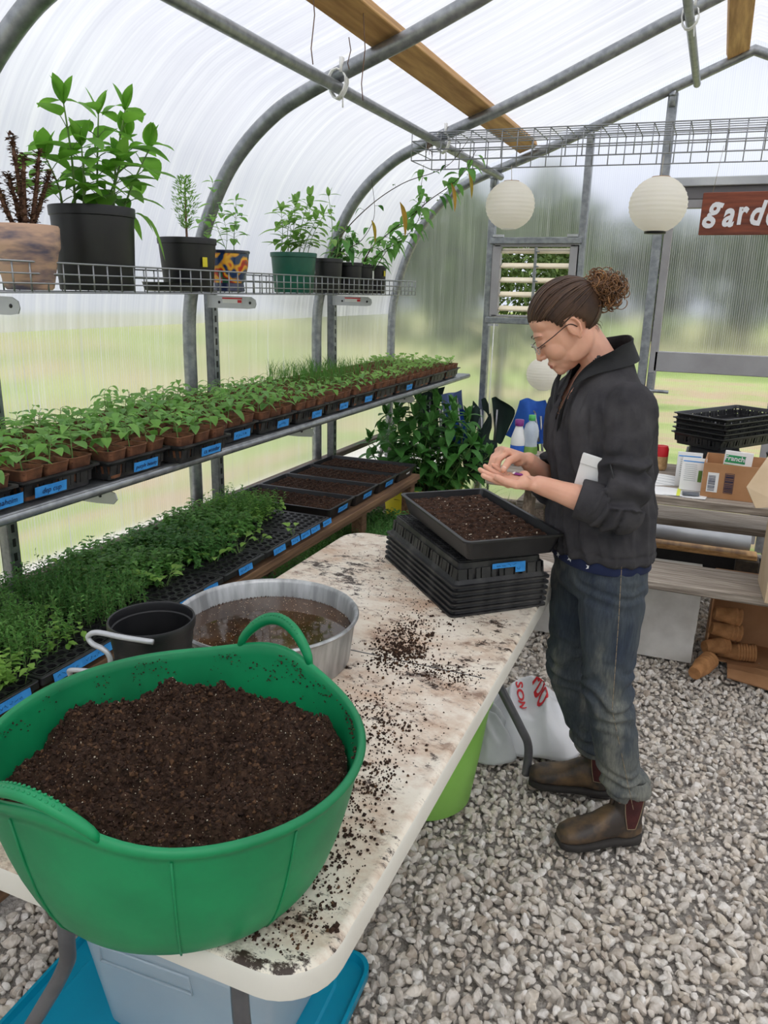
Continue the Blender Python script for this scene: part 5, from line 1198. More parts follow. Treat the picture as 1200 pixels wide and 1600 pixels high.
# bottles at the left end of the picnic table
t = thing('bottle', 'white bottle with purple cap at the left end of the picnic table', 'bottle', (-.842, 3.76, PZ))
b = MB(); b.lathe([(.001,0),(.034,0),(.037,.005),(.037,.06),(.037,.110)], 28); b.lathe([(.037,.110),(.036,.135),(.020,.185),(.018,.19),(.018,.205)], 28); obj('bottle_body', b, M['white'], t)
b = MB(); b.lathe([(.020,.195),(.022,.197),(.022,.226),(.001,.227)], 24); obj('cap', b, pmat('purple_plastic', S(128,40,124), None, 5, .4), t); b = MB(); b.lathe([(.0375,.03),(.0378,.03),(.0378,.10),(.0375,.10)], 28); obj('blue_label', b, M['bluecloth'], t)
t = thing('bottle', 'clear plastic bottle with green cap beside the white bottle', 'bottle', (-.782, 3.77, PZ))
M['pet'] = pmat('clear_plastic', S(206,216,226), S(224,232,238), 12, .15, alpha=.4)
b = MB(); b.lathe([(.001,.002),(.030,0),(.035,.006),(.035,.03),(.032,.05),(.036,.08),(.033,.10),(.0315,.12),(.037,.15),(.0375,.175),(.030,.205),(.014,.22),(.013,.235)], 28); obj('bottle_body', b, M['pet'], t)
b = MB(); b.lathe([(.015,.225),(.017,.227),(.017,.252),(.001,.253)], 20); obj('cap', b, pmat('green_cap', S(76,170,90), None, 5, .4), t); b = MB(); b.lathe([(.0358,.06),(.0365,.08),(.034,.098)], 28); obj('label', b, M['pale'], t)
# ------------------------------------------------------------------ leafy plant in yellow tub
t = thing('potted_plant', 'big bushy dark green plant in a yellow tub in the far corner', 'potted plant', (-1.66, 4.66, 0))
b = MB(); b.lathe([(.001,.004),(.22,.004),(.225,.01),(.262,.34),(.270,.342),(.270,.358),(.258,.358),(.252,.34),(.21,.02),(.001,.02)], 44); obj('tub', b, M['yellow'], t, True, auto=45)
b = MB(); b.box((.055,-.2545,.215), (.11,.003,.025)); obj('dark_mark', b, M['greencloth'], t, False)
obj('soil', heightfield(14,14, lambda x,y:(x*.25,y*.25,.28+.01*fbm(x,y,0,3)), lambda x,y:x*x+y*y<1), M['soilfine'], t)
r = random.Random(11)
for k in range(36):
    a = 2*PI*k*.618; rr = .42*math.sqrt((k+.5)/36); tx, ty = rr*math.cos(a)*1.0+.02, rr*math.sin(a)*.75; tz = .90-.34*(rr/.42)**2+r.uniform(-.04,.05)
    if tx < -.40: tx = -.40
    obj('stem', stemplant(t, (tx*.35, ty*.35, .28), (tx, ty, tz), 7, .135, .46, 500+k, droop=.5, sr=.004, start=.25, topn=4), [M['bush'], M['stem']], t)
# grass clumps in black pots
def grasspot(label, x, y, h, seed, n=120, pr=.10, ph=.2):
    t = thing('potted_grass', label, 'potted plant', (x, y, 0)); r = random.Random(seed)
    obj('pot', MB().lathe(nurs(pr*.8, pr, ph), 28), M['pot'], t)
    b = MB()
    for _ in range(n):
        px, py = r.gauss(0, pr*.35), r.gauss(0, pr*.35); hh = h*r.uniform(.5,1.1); l = V(px, py, 0).normalized()*hh*r.uniform(.1,.75) if (px or py) else V(0,0,0); a = r.uniform(0,3.14); s_ = V(math.cos(a)*.003, math.sin(a)*.003, 0); p0 = V(px,py,ph-.02); prev = None
        rings = []
        for i in range(6): f = i/5; p = p0+V(0,0,hh*(f-.25*f*f*(l.length/hh)*2))+l*f*f; w_ = (1-f)**.7; rings.append((p-s_*w_, p+s_*w_))
        b.loft(rings, closed=False, caps=False)
    obj('blades', b, M['grass'], t, False); b = MB()
    for _ in range(n):
        px, py = r.gauss(0, pr*.4), r.gauss(0, pr*.4); hh = r.uniform(.06,.17); a = r.uniform(0,3.14); s_ = V(math.cos(a)*.0025, math.sin(a)*.0025, 0); p0 = V(px,py,ph-.02); b.add([p0-s_, p0+s_, p0+V(px*.4,py*.4,hh)], [(0,1,2)])
    obj('dry_base', b, M['dry'], t, False)
grasspot('grassy plant with brown dried base right of the big bushy plant', -1.27, 4.42, .36, 1, 130, .11, .24)
grasspot('grassy plant with brown base under the left end of the picnic table', -1.03, 4.22, .30, 2, 110, .10, .20)
b = MB().tube([(0,0,0),(.25,0,.62)], .016, 10); o = obj('brace_pipe', b, M['steelstick'], None, True, (-2.12, 5.0, .42)); tag(o, 'short slanted metal pipe in the far left corner above the bushy plant', 'pipe')
# ------------------------------------------------------------------ folded camp chairs at the end wall
def cloth(parent, name, rows, mat, th=.006, n=5):
    """rows: lists of 3-D points, smoothly interpolated both ways"""
    R_ = [crv(r, n) for r in rows]; k = len(R_[0]); cols = [crv([R_[i][j] for i in range(len(R_))], n) for j in range(k)]
    b = MB(); b.loft(cols, closed=False); b.loft([[p+V(0,th,0) for p in c] for c in reversed(cols)], closed=False)
    o = obj(name, b, M[mat], parent); return o
def campchair(label, y, panels, tubes, group='folded camp chairs at the end wall'):
    c0 = wy(panels[0][2][0][0][0], 760, y); base = V(c0.x, y, 0)
    t = thing('camp_chair', label, 'camp chair', base, group=group)
    for (name, mat, rows) in panels: cloth(t, name, [[wy(p[0], p[1], y+(p[2] if len(p) > 2 else 0))-base for p in r] for r in rows], mat)
    for (a, c) in tubes: p, q = wy(a[0], a[1], y+(a[2] if len(a) > 2 else 0))-base, wy(c[0], c[1], y+(c[2] if len(c) > 2 else 0))-base; obj('frame_tube', MB().tube([p, q], .008, 8), M['steelstick'], t)
    return t
campchair('dark green folded chair half hidden behind the end of the seedling shelf', 5.08, [('back_panel', 'greencloth', [[(650,618),(665,612),(695,604)],[(652,660),(668,655),(684,650,.05)],[(656,715),(670,712),(690,700)]])], [((672,620),(674,760)), ((690,640),(680,760))])
campchair('blue folded camp chair with pale mesh top right of the bushy plant', 4.95, [('mesh_top', 'blueclear', [[(688,617),(700,614),(711,613,.04),(721,609)],[(690,632),(701,632),(712,630,.04),(722,628)],[(693,645),(704,643),(715,641,.03),(724,639)]]),
    ('seat_panel', 'bluecloth', [[(693,645),(704,643),(715,641,.03),(724,639)],[(698,668,.03),(708,668,-.02),(720,664),(733,660)],[(700,692),(711,694,-.03),(722,690),(732,688)],[(702,712),(708,712),(714,710),(720,704)]]),
    ('side_panel', 'greencloth', [[(690,650,.04),(699,652,.04),(708,656,.04)],[(692,690,.04),(702,695,.04),(716,700,.04)],[(698,740,.04),(708,745,.04),(722,735,.04)]])], [((694,625),(705,755,.05)), ((714,622),(728,750)), ((686,640),(698,750,.05))])
campchair('dark green folded camp chair with a drooping sling in the middle', 4.90, [('strap_panel', 'greencloth', [[(739,626),(745,633),(751,641)],[(736,648),(741,652,-.03),(748,656)],[(732,665),(735,680,-.02),(737,690)]]),
    ('sling', 'greencloth', [[(766,645),(768,655,-.02),(768,668)],[(750,670),(756,678,-.04),(764,686)],[(728,690),(746,700,-.06),(776,690)],[(722,716),(745,728,-.06),(775,712)],[(728,738),(745,752,-.03),(770,742)]]),
    ('back_panel', 'greencloth', [[(752,624),(758,622),(763,632)],[(754,640),(760,645),(765,655)]]),
    ('wing_panel', 'greencloth', [[(768,622),(774,620),(778,623)],[(770,640),(785,636,.03),(804,641)],[(772,670),(784,668,.03),(795,668)],[(772,688),(782,694),(788,684)]])], [((741,634),(738,690)), ((751,640),(757,755)), ((777,640),(772,690)), ((748,690),(744,760)), ((760,688),(762,765))])
campchair('blue folded camp chair behind the two bottles', 4.92, [('seat_panel', 'bluecloth', [[(812,626),(824,622),(838,627,.03),(852,625)],[(808,640),(824,640,-.03),(838,646),(858,640)],[(800,660),(820,664,-.03),(838,668),(866,660)],[(790,680),(812,690),(836,694),(872,690)]]),
    ('back_panel', 'greencloth', [[(806,660,.05),(822,656,.05),(836,660,.05)],[(802,700,.05),(822,705,.05),(842,700,.05)],[(806,745,.05),(824,750,.05),(842,745,.05)]])], [((820,630),(836,645)), ((836,645),(842,690)), ((812,640),(800,760,.05)), ((845,650),(850,760,.05))])
# ------------------------------------------------------------------ paper lanterns and sign
def lantern(label, c, R, black=False, cord=None):
    t = thing('paper_lantern', label, 'lantern', c); b = MB(); prof = []; n = 15
    for i in range(n*4+1):
        th = .30+(PI-.60)*i/(n*4); rr = R*math.sin(th)*(1-.022*abs(math.sin(PI*i/4))**.7); prof.append((rr, -R*math.cos(th)*.94))
    b.lathe(prof, 40); obj('shade', b, M['cream'], t)
    b = MB(); rt = R*math.sin(.30)
    b.lathe([(rt, -R*.91),(rt+.002,-R*.93),(rt-.003,-R*.93),(rt-.003,-R*.90)], 32) if not black else b.lathe([(rt*1.25,-R*.88),(rt*1.25,-R*.955),(.001,-R*.955)], 32)
    obj('bottom_ring', b, M['black'] if black else M['white'], t)
    b = MB(); b.lathe([(rt, R*.90),(rt+.002,R*.915),(rt-.004,R*.915),(rt-.004,R*.90)], 32); b.tube([(-rt,0,R*.9),(0,0,R*.93),(rt,0,R*.9)], .0012, 4); obj('top_ring', b, M['timber'], t)
    if cord: obj('cord', MB().tube([(0,0,R*.93), tuple(Vector(cord)-Vector(c))], .0014, 4), M['string'], t)
lantern('cream paper lantern hanging above the louvre window, left one of the pair', (-1.045, 4.10, 1.998), .125, cord=(-1.045, 4.08, 2.18))
lantern('cream paper lantern with a black base hanging left of the wooden sign', (-.310, 3.86, 1.962), .127, True, cord=(-.31, 3.88, 2.17))
lantern('white paper lantern hanging low behind her face', (-.985, 5.0, 1.075), .112, cord=(-.985, 5.2, 1.385))
t = thing('wooden_sign', 'reddish brown wooden sign with white lettering hanging in front of the door', 'sign', (.112, 5.12, 2.035), rot=(0, 0, 0))
b = MB(); b.bbox((0,0,0), (.56,.018,.232), .004); obj('board', b, M['signwood'], t, False)
for s_, x, z, rz_, sz in (('g',-.210,.030,.25,.22),('a',-.128,-.008,.08,.21),('r',-.062,.0,-.05,.20),('d',.016,-.004,.12,.20),('e',.095,-.01,0,.20),('n',.185,-.01,.05,.20)):
    q = bpy.data.objects.new('letter', text_mesh(s_, sz*.92, .003, M['signwhite'], .12, .006)); C.objects.link(q); q.parent = t; q.location = (x, -.0105, z); q.rotation_euler = (PI/2, rz_, 0); q.scale = (.72, 1, 1)
for a, c in (((-.23,0,.115),(-.20,-.2,.33)), ((.23,0,.115),(.20,-.2,.33))): obj('string', MB().tube([a, c], .0012, 4), M['string'], t)
# twine rag ties on the hanging wire shelf
b = MB()
for k in range(7): b.tube(crv([(-.01+.004*k, .0, 0), (.012*math.sin(k*2), -.01+.006*k, -.03), (.02*math.cos(k), .01*math.sin(k), -.06-.008*k)], 4), .0014, 4)
o = obj('twine_ties', b, M['brownstem'], None, True, (-1.45, 3.98, 2.33)); tag(o, 'frayed twine tying the hanging wire shelf to the roof pipe', 'twine')
o = obj('white_cord', MB().tube([(0,0,0),(-.005,0,-.9)], .003, 6), M['white'], None, True, (-1.385, 5.20, 1.37)); tag(o, 'white pull cord hanging below the louvre window', 'cord')
# ------------------------------------------------------------------ the person
def bake(name, mb, mats, voxel, smooth=0, fac=.5):
    """join overlapping shapes into one continuous surface"""
    me = mb.mesh(name, mats, False) ; o = bpy.data.objects.new(name, me); C.objects.link(o)
    m_ = o.modifiers.new('r', 'REMESH'); m_.mode = 'VOXEL'; m_.voxel_size = voxel; m_.use_smooth_shade = True
    if smooth: s_ = o.modifiers.new('s', 'SMOOTH'); s_.iterations = smooth; s_.factor = fac
    dg = bpy.context.evaluated_depsgraph_get(); res = bpy.data.meshes.new_from_object(o.evaluated_get(dg)); bpy.data.objects.remove(o)
    res.name = name; res.materials.clear()
    for x in (mats if isinstance(mats, (list, tuple)) else [mats]): res.materials.append(x)
    res.polygons.foreach_set('use_smooth', [True]*len(res.polygons)); return res
def vco(me):
    a = np.empty(len(me.vertices)*3); me.vertices.foreach_get('co', a); return a.reshape(-1, 3)
def setco(me, a): me.vertices.foreach_set('co', a.ravel()); me.update()
def vno(me):
    a = np.empty(len(me.vertices)*3); me.vertices.foreach_get('normal', a); return a.reshape(-1, 3)
M['skin'] = pmat('skin', S(214,158,132), S(228,176,150), 14, .5, 0, .15, 300, sss=.25, lo=.3, hi=.7, dist=.0006)
M['lips'] = pmat('lips', S(186,112,98), None, 5, .45, sss=.2)
M['fleece'] = pmat('charcoal_fleece', S(54,53,56), S(72,70,72), 14, .95, 0, .7, 420, dist=.0015, spec=.15)
M['fleecetrim'] = pmat('fleece_trim', S(30,30,33), S(38,38,40), 20, .9, 0, .3, 400)
m, nt, out = newmat('worn_denim'); L = nt.links.new
b_ = nd(nt, 'ShaderNodeBsdfPrincipled', Roughness=.9); tc = nd(nt, 'ShaderNodeTexCoord'); mp = nd(nt, 'ShaderNodeMapping'); mp.inputs['Scale'].default_value = (1,1,.35); L(tc.outputs['Object'], mp.inputs[0])
c0 = ramp(nt, noi(nt, mp.outputs[0], 6, 6, .6), [(.36, S(44,54,68)), (.50, S(70,76,80)), (.64, S(122,122,112))]); mp2 = nd(nt, 'ShaderNodeMapping'); mp2.inputs['Scale'].default_value = (1,1,.12); L(tc.outputs['Object'], mp2.inputs[0])
g2 = ramp(nt, noi(nt, mp2.outputs[0], 220, 3, .6), [(.35, (.72,.74,.78,1)), (.65, (1.12,1.12,1.1,1))]); mx = nd(nt, 'ShaderNodeMix', data_type='RGBA', blend_type='MULTIPLY'); mx.inputs[0].default_value = 1; L(c0, mx.inputs[6]); L(g2, mx.inputs[7]); L(mx.outputs[2], b_.inputs['Base Color'])
bn = nd(nt, 'ShaderNodeBump', Strength=.4, Distance=.001); L(noi(nt, tc.outputs['Object'], 400, 3), bn.inputs['Height']); L(bn.outputs[0], b_.inputs['Normal']); L(b_.outputs[0], out.inputs[0]); M['denim'] = m
M['leather'] = pmat('brown_leather', S(58,50,44), S(128,100,66), 13, .55, 0, .4, 60, lo=.46, hi=.78, dist=.0015)
M['sole'] = pmat('dark_sole', S(34,30,28), S(50,46,42), 12, .8)
M['elastic'] = pmat('oxblood_elastic', S(62,24,22), S(78,34,30), 20, .9, 0, .5, 300)
M['hair'] = pmat('brown_hair', S(52,36,28), S(76,54,40), 20, .55, island=None, spec=.3, bump=.4, bscale=80, stretch=(1,1,1))
M['strand'] = pmat('hair_strand', S(255,255,255), S(255,255,255), 5, .45, island=[S(48,34,26), S(84,60,44), S(62,44,34), S(104,76,54), S(56,40,30), S(74,52,38)], spec=.4)
M['curl'] = pmat('curl_strand', S(255,255,255), S(255,255,255), 5, .4, island=[S(74,50,34), S(140,98,62), S(96,66,44), S(168,122,80), S(84,58,40), S(120,84,56)], spec=.4)
M['navy'] = pmat('navy_cotton', S(22,32,66), S(30,42,80), 10, .9)
M['glassframe'] = pmat('spectacle_metal', S(60,48,46), None, 5, .3, .7)
M['lens'] = pmat('spectacle_lens', S(225,230,235), None, 5, .05, alpha=.85)
f3 = V(-.82, -.57, 0).normalized(); l3 = V(.57, -.82, 0).normalized(); up3 = V(0,0,1)
C0 = V(-.262, 2.12, 0)                         # body axis on the ground plan
root = thing('person', 'woman in charcoal fleece and worn jeans sorting seeds in her palm beside the table', 'person', C0)
def tor(fw, lat, z, dx=0): 
    ax = C0 + V(.036*(1.36-z)/.48 if z < 1.36 else 0, 0, 0)
    return ax+f3*fw+l3*lat+V(0,0,z)
def ring(z, a, b, n=40, fw=0, p=2.2, tilt=0):
    """a: half width sideways, b: half depth"""
    r = []
    for j in range(n):
        t = 2*PI*j/n; ct, st = math.cos(t), math.sin(t); x = math.copysign(abs(ct)**(2/p), ct)*b+fw; y = math.copysign(abs(st)**(2/p), st)*a
        r.append(tor(x, y, z+tilt*x))
    return r
# head frame
hp, hyaw = math.radians(35), math.radians(20)
HC = V(-.365, 2.085, 1.489)
HF = V(-math.cos(hyaw)*math.cos(hp), -math.sin(hyaw)*math.cos(hp), -math.sin(hp)).normalized()
HL = V(HF.y, -HF.x, 0); HL = V(-HF.y, HF.x, 0).normalized(); HU = HF.cross(HL).normalized()
HR = Matrix((HF, HL, HU)).transposed()
HS = .93
def hd(x, y, z): return HC+HR @ V(x, y, z)*HS
body = MB()
# cranium, face and jaw, all in the head frame
def he(c, r, rot=None): body.ell(hd(*c), (r[0]*HS, r[1]*HS, r[2]*HS), HR @ rot if rot is not None else HR, 18)
he((-.018,0,.035), (.098,.076,.086)); he((.022,0,-.012), (.072,.066,.080)); he((.024,0,-.052), (.060,.056,.056)); he((.040,0,-.078), (.044,.038,.034)); he((.068,0,-.096), (.018,.022,.017)); he((.062,0,-.060), (.024,.040,.030))
he((-.005,.046,-.062), (.050,.014,.030), Matrix.Rotation(.45, 3, 'Y')); he((-.005,-.046,-.062), (.050,.014,.030), Matrix.Rotation(.45, 3, 'Y'))
he((.074,0,.020), (.014,.044,.014)); he((.052,0,.045), (.030,.054,.040))
for s in (-1, 1):
    he((.052,s*.034,-.034), (.034,.028,.034)); he((.070,s*.031,-.003), (.0150,.0165,.0130)); he((.092,s*.0110,-.0415), (.0090,.0070,.0062))
body.tube([hd(.080,0,.016), hd(.088,0,-.006), hd(.099,0,-.027), hd(.1045,0,-.0375), hd(.0985,0,-.0445)], [.0078,.0075,.0085,.0090,.0068], 12)
he((.0835,0,-.066), (.0105,.022,.0065)); he((.082,0,-.078), (.0105,.019,.0068)); he((.082,0,-.071), (.012,.026,.012)); he((.078,0,-.088), (.010,.016,.008))
for s in (-1, 1):    # ears
    R_ = Matrix.Rotation(s*.30, 3, 'Z') @ Matrix.Rotation(.15, 3, 'Y'); he((-.008,s*.0725,-.006), (.0175,.0065,.027), R_)
    pts = [hd(-.010+.0165*math.cos(a), s*(.0765+.003*max(0,-math.cos(a))), -.004+.0265*math.sin(a)) for a in [(.45+k*.40) for k in range(11)]]; body.tube(pts, .0038, 8); he((-.012,s*.074,-.034), (.007,.005,.008))
nb = tor(.0, 0, 1.36)
body.tube([hd(-.025,0,-.02), hd(-.030,0,-.070), hd(-.032,0,-.100), nb+V(0,0,.03)+f3*.004, nb-V(0,0,.05)], [.048,.045,.045,.050,.068], 20)
# trunk under the clothes
body.loft([ring(.80,.150,.100), ring(.90,.158,.106), ring(1.00,.135,.092), ring(1.08,.130,.090,fw=.004), ring(1.18,.148,.104,fw=.010), ring(1.26,.158,.108,fw=.010), ring(1.31,.145,.088), ring(1.35,.105,.070), ring(1.39,.058,.054), ring(1.42,.045,.045)])
LS, RS = tor(-.002, .140, 1.298), tor(-.002, -.140, 1.298)
LE, RE = V(-.160, 1.925, 1.052), V(-.376, 2.225, 1.020)
LW, RW = V(-.366, 1.905, 1.103), V(-.420, 2.010, 1.139)
def limb(mb, pts, rs, n=16): mb.tube(crv(pts, 5), [float(np.interp(i/(5*(len(pts)-1)), [k/(len(pts)-1) for k in range(len(pts))], rs)) for i in range(5*(len(pts)-1)+1)], n); [mb.ell(p, (r,)*3, n=10) for p, r in zip(pts, rs)]
for S_, E_, W_ in ((LS, LE, LW), (RS, RE, RW)):
    limb(body, [S_, S_.lerp(E_, .5), E_], [.050,.042,.036]); limb(body, [E_, E_.lerp(W_, .35), E_.lerp(W_, .75), W_], [.036,.038,.028,.0235])
LH, RH = tor(0, .085, .86), tor(0, -.085, .86)
LK, RK = V(-.150, 2.020, .49), V(-.285, 2.190, .48)
LA, RA = V(-.062, 2.075, .105), V(-.168, 2.275, .105)
for H_, K_, A_ in ((LH, LK, LA), (RH, RK, RA)): limb(body, [H_, H_.lerp(K_, .5), K_], [.080,.068,.052]); limb(body, [K_, K_.lerp(A_, .35), A_, A_-V(0,0,.06)], [.052,.048,.026,.024])
nails = []
def hand(mb, W, d, n, t, curls, spread, thumb, splen=1.0):
    """W wrist, d finger direction, n palm side, t thumb side (unit, mutually square); curls per finger in radians per joint"""
    d = d.normalized(); t = (t-d*t.dot(d)).normalized(); n = (n-d*n.dot(d)-t*n.dot(t)).normalized()
    pl = .082
    R0 = [W+t*(.024*math.cos(a))+n*(.017*math.sin(a))-d*.012 for a in [2*PI*k/16 for k in range(16)]]
    R1 = [W+d*.022+t*(.031*math.cos(a))+n*(.0165*math.sin(a)) for a in [2*PI*k/16 for k in range(16)]]
    R2 = [W+d*.055+t*(.039*math.cos(a))+n*(.0145*math.sin(a)) for a in [2*PI*k/16 for k in range(16)]]
    R3 = [W+d*pl+t*(.038*math.cos(a))+n*(.0115*math.sin(a)) for a in [2*PI*k/16 for k in range(16)]]
    mb.loft([R0, R1, R2, R3])
    mb.ell(W+d*.030+t*.022+n*.008, (.019,.019,.019), n=10); mb.ell(W+d*.032-t*.022+n*.006, (.017,.017,.017), n=10)
    Ls = (.068,.076,.070,.056)
    for i in range(4):
        lat = .0285-.019*i; p = W+d*(pl-.010-.004*abs(i-1.2))+t*lat; dd = (d+t*spread[i]).normalized(); c = curls[i]; r0 = (.0088,.0090,.0086,.0076)[i]
        mb.ell(p-n*.002, (r0*1.12,)*3, n=8); ax = t; cur = dd; pts = [p]; ang = 0
        for k, fr in enumerate((.46,.30,.24)):
            ang = c[k]; cur = (Matrix.Rotation(ang, 3, ax if (ax.cross(cur)).dot(n) > 0 else -ax) @ cur).normalized(); pts.append(pts[-1]+cur*Ls[i]*fr*splen)
        fp = [pts[0]]; rr = [r0]
        for k in range(3): fp += [pts[k].lerp(pts[k+1], .5), pts[k+1]]; rr += [r0*(.97-.09*k), r0*(1.0-.11*k)]
        mb.tube(fp, rr, 12)
        for q, r_ in zip(fp, rr): mb.ell(q, (r_,)*3, n=8)
        nn = cur.cross(t if (t.cross(cur)).dot(n) > 0 else -t); nn = nn if nn.dot(n) < 0 or abs(nn.dot(n)) < .3 else -nn
        nails.append((pts[-1]-cur*.004, cur, -((Matrix.Rotation(PI/2, 3, ax if (ax.cross(cur)).dot(n) > 0 else -ax)) @ cur), rr[-1]))
    pts = [W+d*.022+t*.020+n*.006]+[Vector(q) for q in thumb]; mb.tube(pts, [.0150,.0115,.0105,.0085], 12)
    for q, r_ in zip(pts, (.0150,.0118,.0105,.0088)): mb.ell(q, (r_,)*3, n=8)
    cur = (pts[-1]-pts[-2]).normalized(); nails.append((pts[-1]-cur*.003, cur, (-n+t*.4).normalized(), .0088))
# left hand: palm up, fingers towards -x, thumb on the camera side
ld = V(-.97, -.17, .10).normalized(); ln = V(-.03, -.20, 1).normalized(); lt = V(.12, -.97, -.15).normalized()
LHW = LW+V(-.008, 0, 0)
th0 = [LHW+ld*.045+lt*.044+ln*.008, LHW+ld*.072+lt*.046+ln*.013, LHW+ld*.094+lt*.040+ln*.018]
hand(body, LHW, ld, ln, lt, [(.10,.16,.10),(.12,.18,.12),(.16,.20,.14),(.20,.22,.14)], (.10,.02,-.05,-.12), th0)
PALM = LHW+ld*.060+ln*.016
# right hand: palm down, pinching thumb and forefinger above the left palm
tip = PALM+ld*.030+V(0,-.004,.006)
rd = V(-.80, -.50, .36).normalized(); rt = V(.46, -.84, .22).normalized(); rn = V(.05,-.1,-1)
RHW = RW+V(-.004,-.004,.002)
k1 = RHW+rd*.075+rt*.028
th1 = [RHW+rd*.040+rt*.042+V(0,0,-.006), (RHW+rd*.055+rt*.040).lerp(tip, .42)+V(.006,-.006,0), tip+V(.009,-.004,.004)]
hand(body, RHW, rd, rn, rt, [(1.00,.75,.35),(1.0,.62,.42),(.92,.66,.45),(.82,.70,.5)], (-.05,.0,.03,.06), th1)
bodyme = bake('body', body, [M['skin'], M['lips']], .0025, 6, .5)
co_ = vco(bodyme); Minv = np.array(HR.transposed()); loc_ = (co_-np.array(HC)) @ Minv.T/HS
# eyelid crease and mouth line carved into the surface, subtle
no_ = vno(bodyme)
def dent(cx, cy, cz, rx, ry, rz, amt):
    q = ((loc_[:,0]-cx)/rx)**2+((loc_[:,1]-cy)/ry)**2+((loc_[:,2]-cz)/rz)**2; return np.exp(-q)*amt
D = dent(.095,0,-.0718,.02,.022,.0020,-.0022)
for s in (-1, 1): D += dent(.085,s*.030,.0095,.02,.017,.0030,-.0028)+dent(.085,s*.031,-.012,.02,.016,.0025,-.0020)+dent(.098,s*.018,-.047,.012,.004,.010,-.0012)+dent(.085,s*.010,.0,.014,.007,.012,-.003)
setco(bodyme, co_+no_*D[:,None])
pc = np.empty(len(bodyme.polygons)*3); bodyme.polygons.foreach_get('center', pc); pc = (pc.reshape(-1,3)-np.array(HC)) @ Minv.T/HS
lip = (pc[:,0] > .080) & (np.abs(pc[:,1]) < .0215) & (pc[:,2] < -.0625+.0*pc[:,1]) & (pc[:,2] > -.0830) & (np.abs(pc[:,2]+.0722) < .0105*(1-(pc[:,1]/.0225)**2))
bodyme.polygons.foreach_set('material_index', lip.astype(np.int32))
for v in bodyme.vertices: v.co -= C0
ob = bpy.data.objects.new('body', bodyme); C.objects.link(ob); ob.parent = root
def kid(name, mb, mats, parent=None, smooth=True, auto=None):
    """mesh built in world space, stored relative to the person"""
    if isinstance(mb, MB): mb = mb.xf(Matrix.Translation(-C0)); return obj(name, mb, mats, parent or root, smooth, auto=auto)
    for v in mb.vertices: v.co -= C0
    o = bpy.data.objects.new(name, mb); C.objects.link(o); o.parent = parent or root; return o
for (p, d_, n_, r_) in nails:
    n_ = (n_-d_*n_.dot(d_)).normalized(); s_ = d_.cross(n_); R_ = Matrix((d_, s_, n_)).transposed(); b = MB(); b.ell(p+n_*r_*.62, (.0056, r_*.62, .0030), R_, 8); kid('nail', b, pmat('nail', S(232,186,168), None, 5, .3) if 'nail' not in bl else bl['nail'], ob)
# face details
b = MB()
for s in (-1, 1):
    for k in range(26): u = k/25; y = s*(.014+.034*u); x = .0925-.020*u**2; z = .019+.006*math.sin(PI*u*.8)-.004*u; b.tube([hd(x,y,z), hd(x-.001+.0015, y+s*.005, z+.003*(1-u))], [.0008,.0003], 4)
kid('eyebrow', b, M['strand'], ob)
for s in (-1, 1):
    b = MB(); pts = [hd(.0885-.0105*((u-.45)*2)**2*.9, s*(.018+.027*u), -.0085-.0015*math.sin(PI*u)) for u in [k/8 for k in range(9)]]; b.tube(pts, .0007, 5)
    for q in pts[1:]: b.tube([q, q+HF*.004-HU*.0035], [.0004,.0002], 3)
    kid('eyelash', b, M['fleecetrim'], ob)
# glasses
gl = kid('glasses', MB().tube([hd(.104,.010,.0005), hd(.107,0,.003), hd(.104,-.010,.0005)], .0011, 6), M['glassframe'])
for s in (-1, 1):
    pts = [hd(.1035-.010*(abs(math.cos(a)+.0)*.3)-.004*max(0,math.cos(a)), s*(.0305+.0205*math.cos(a)), -.008+.0140*math.sin(a)) for a in [2*PI*k/24 for k in range(25)]]
    kid('rim', MB().tube(pts, .0009, 6), M['alu'], gl); b = MB(); b.loft([pts[:-1], [p+HF*.0008 for p in pts[:-1]]]); kid('lens', b, M['lens'], gl)
    kid('temple', MB().tube(crv([hd(.099,s*.050,-.003), hd(.088,s*.064,-.001), hd(.05,s*.0755,.004), hd(.0,s*.080,.010), hd(-.018,s*.078,-.008)], 5), .0013, 6), M['glassframe'], gl)
# hair cap
cap = MB(); cc = V(-.018,0,.036); cr = V(.1035,.0815,.0915)
def hairlim(x, ay):
    t = min(1, max(0, (x+.035)/.085)); t = t*t*(3-2*t); e_ = (.026-((x+.006)/.034)**2*.030) if ay > .045 and abs(x+.006) < .036 else -1
    return max(e_, -.098+t*.151)+(.010 if x > .05 else 0)*(1-min(1,(ay/.05)**2))
def capr(x, y, z, k=1.0): return V(cc.x+cr.x*x*k, cc.y+cr.y*y*k, cc.z+cr.z*z*k)
NT, NP = 60, 80; idx = {}
for i in range(NT+1):
    for j in range(NP):
        th = PI*i/NT; ph = 2*PI*j/NP; d = V(math.sin(th)*math.cos(ph), math.sin(th)*math.sin(ph), math.cos(th)); p = capr(*d); lim = hairlim(p.x, abs(p.y)); e = min(1, max(0, (p.z-lim)/.012))
        k = .955+.045*e**.5+.006*fbm(d.x*9, d.y*9, d.z*3, 3)*e; idx[i,j] = len(cap.v); cap.v.append(tuple(hd(*capr(d.x, d.y, d.z, k))))
        cap_l = None
for i in range(NT):
    for j in range(NP):
        th = PI*(i+.5)/NT; ph = 2*PI*(j+.5)/NP; p = capr(math.sin(th)*math.cos(ph), math.sin(th)*math.sin(ph), math.cos(th))
        if p.z > hairlim(p.x, abs(p.y)): cap.f.append((idx[i,j], idx[i+1,j], idx[i+1,(j+1)%NP], idx[i,(j+1)%NP])); cap.m.append(0)
hair = kid('hair', cap, M['hair'])
st = MB(); r = random.Random(3); bund = V(-.97, 0, .16).normalized()
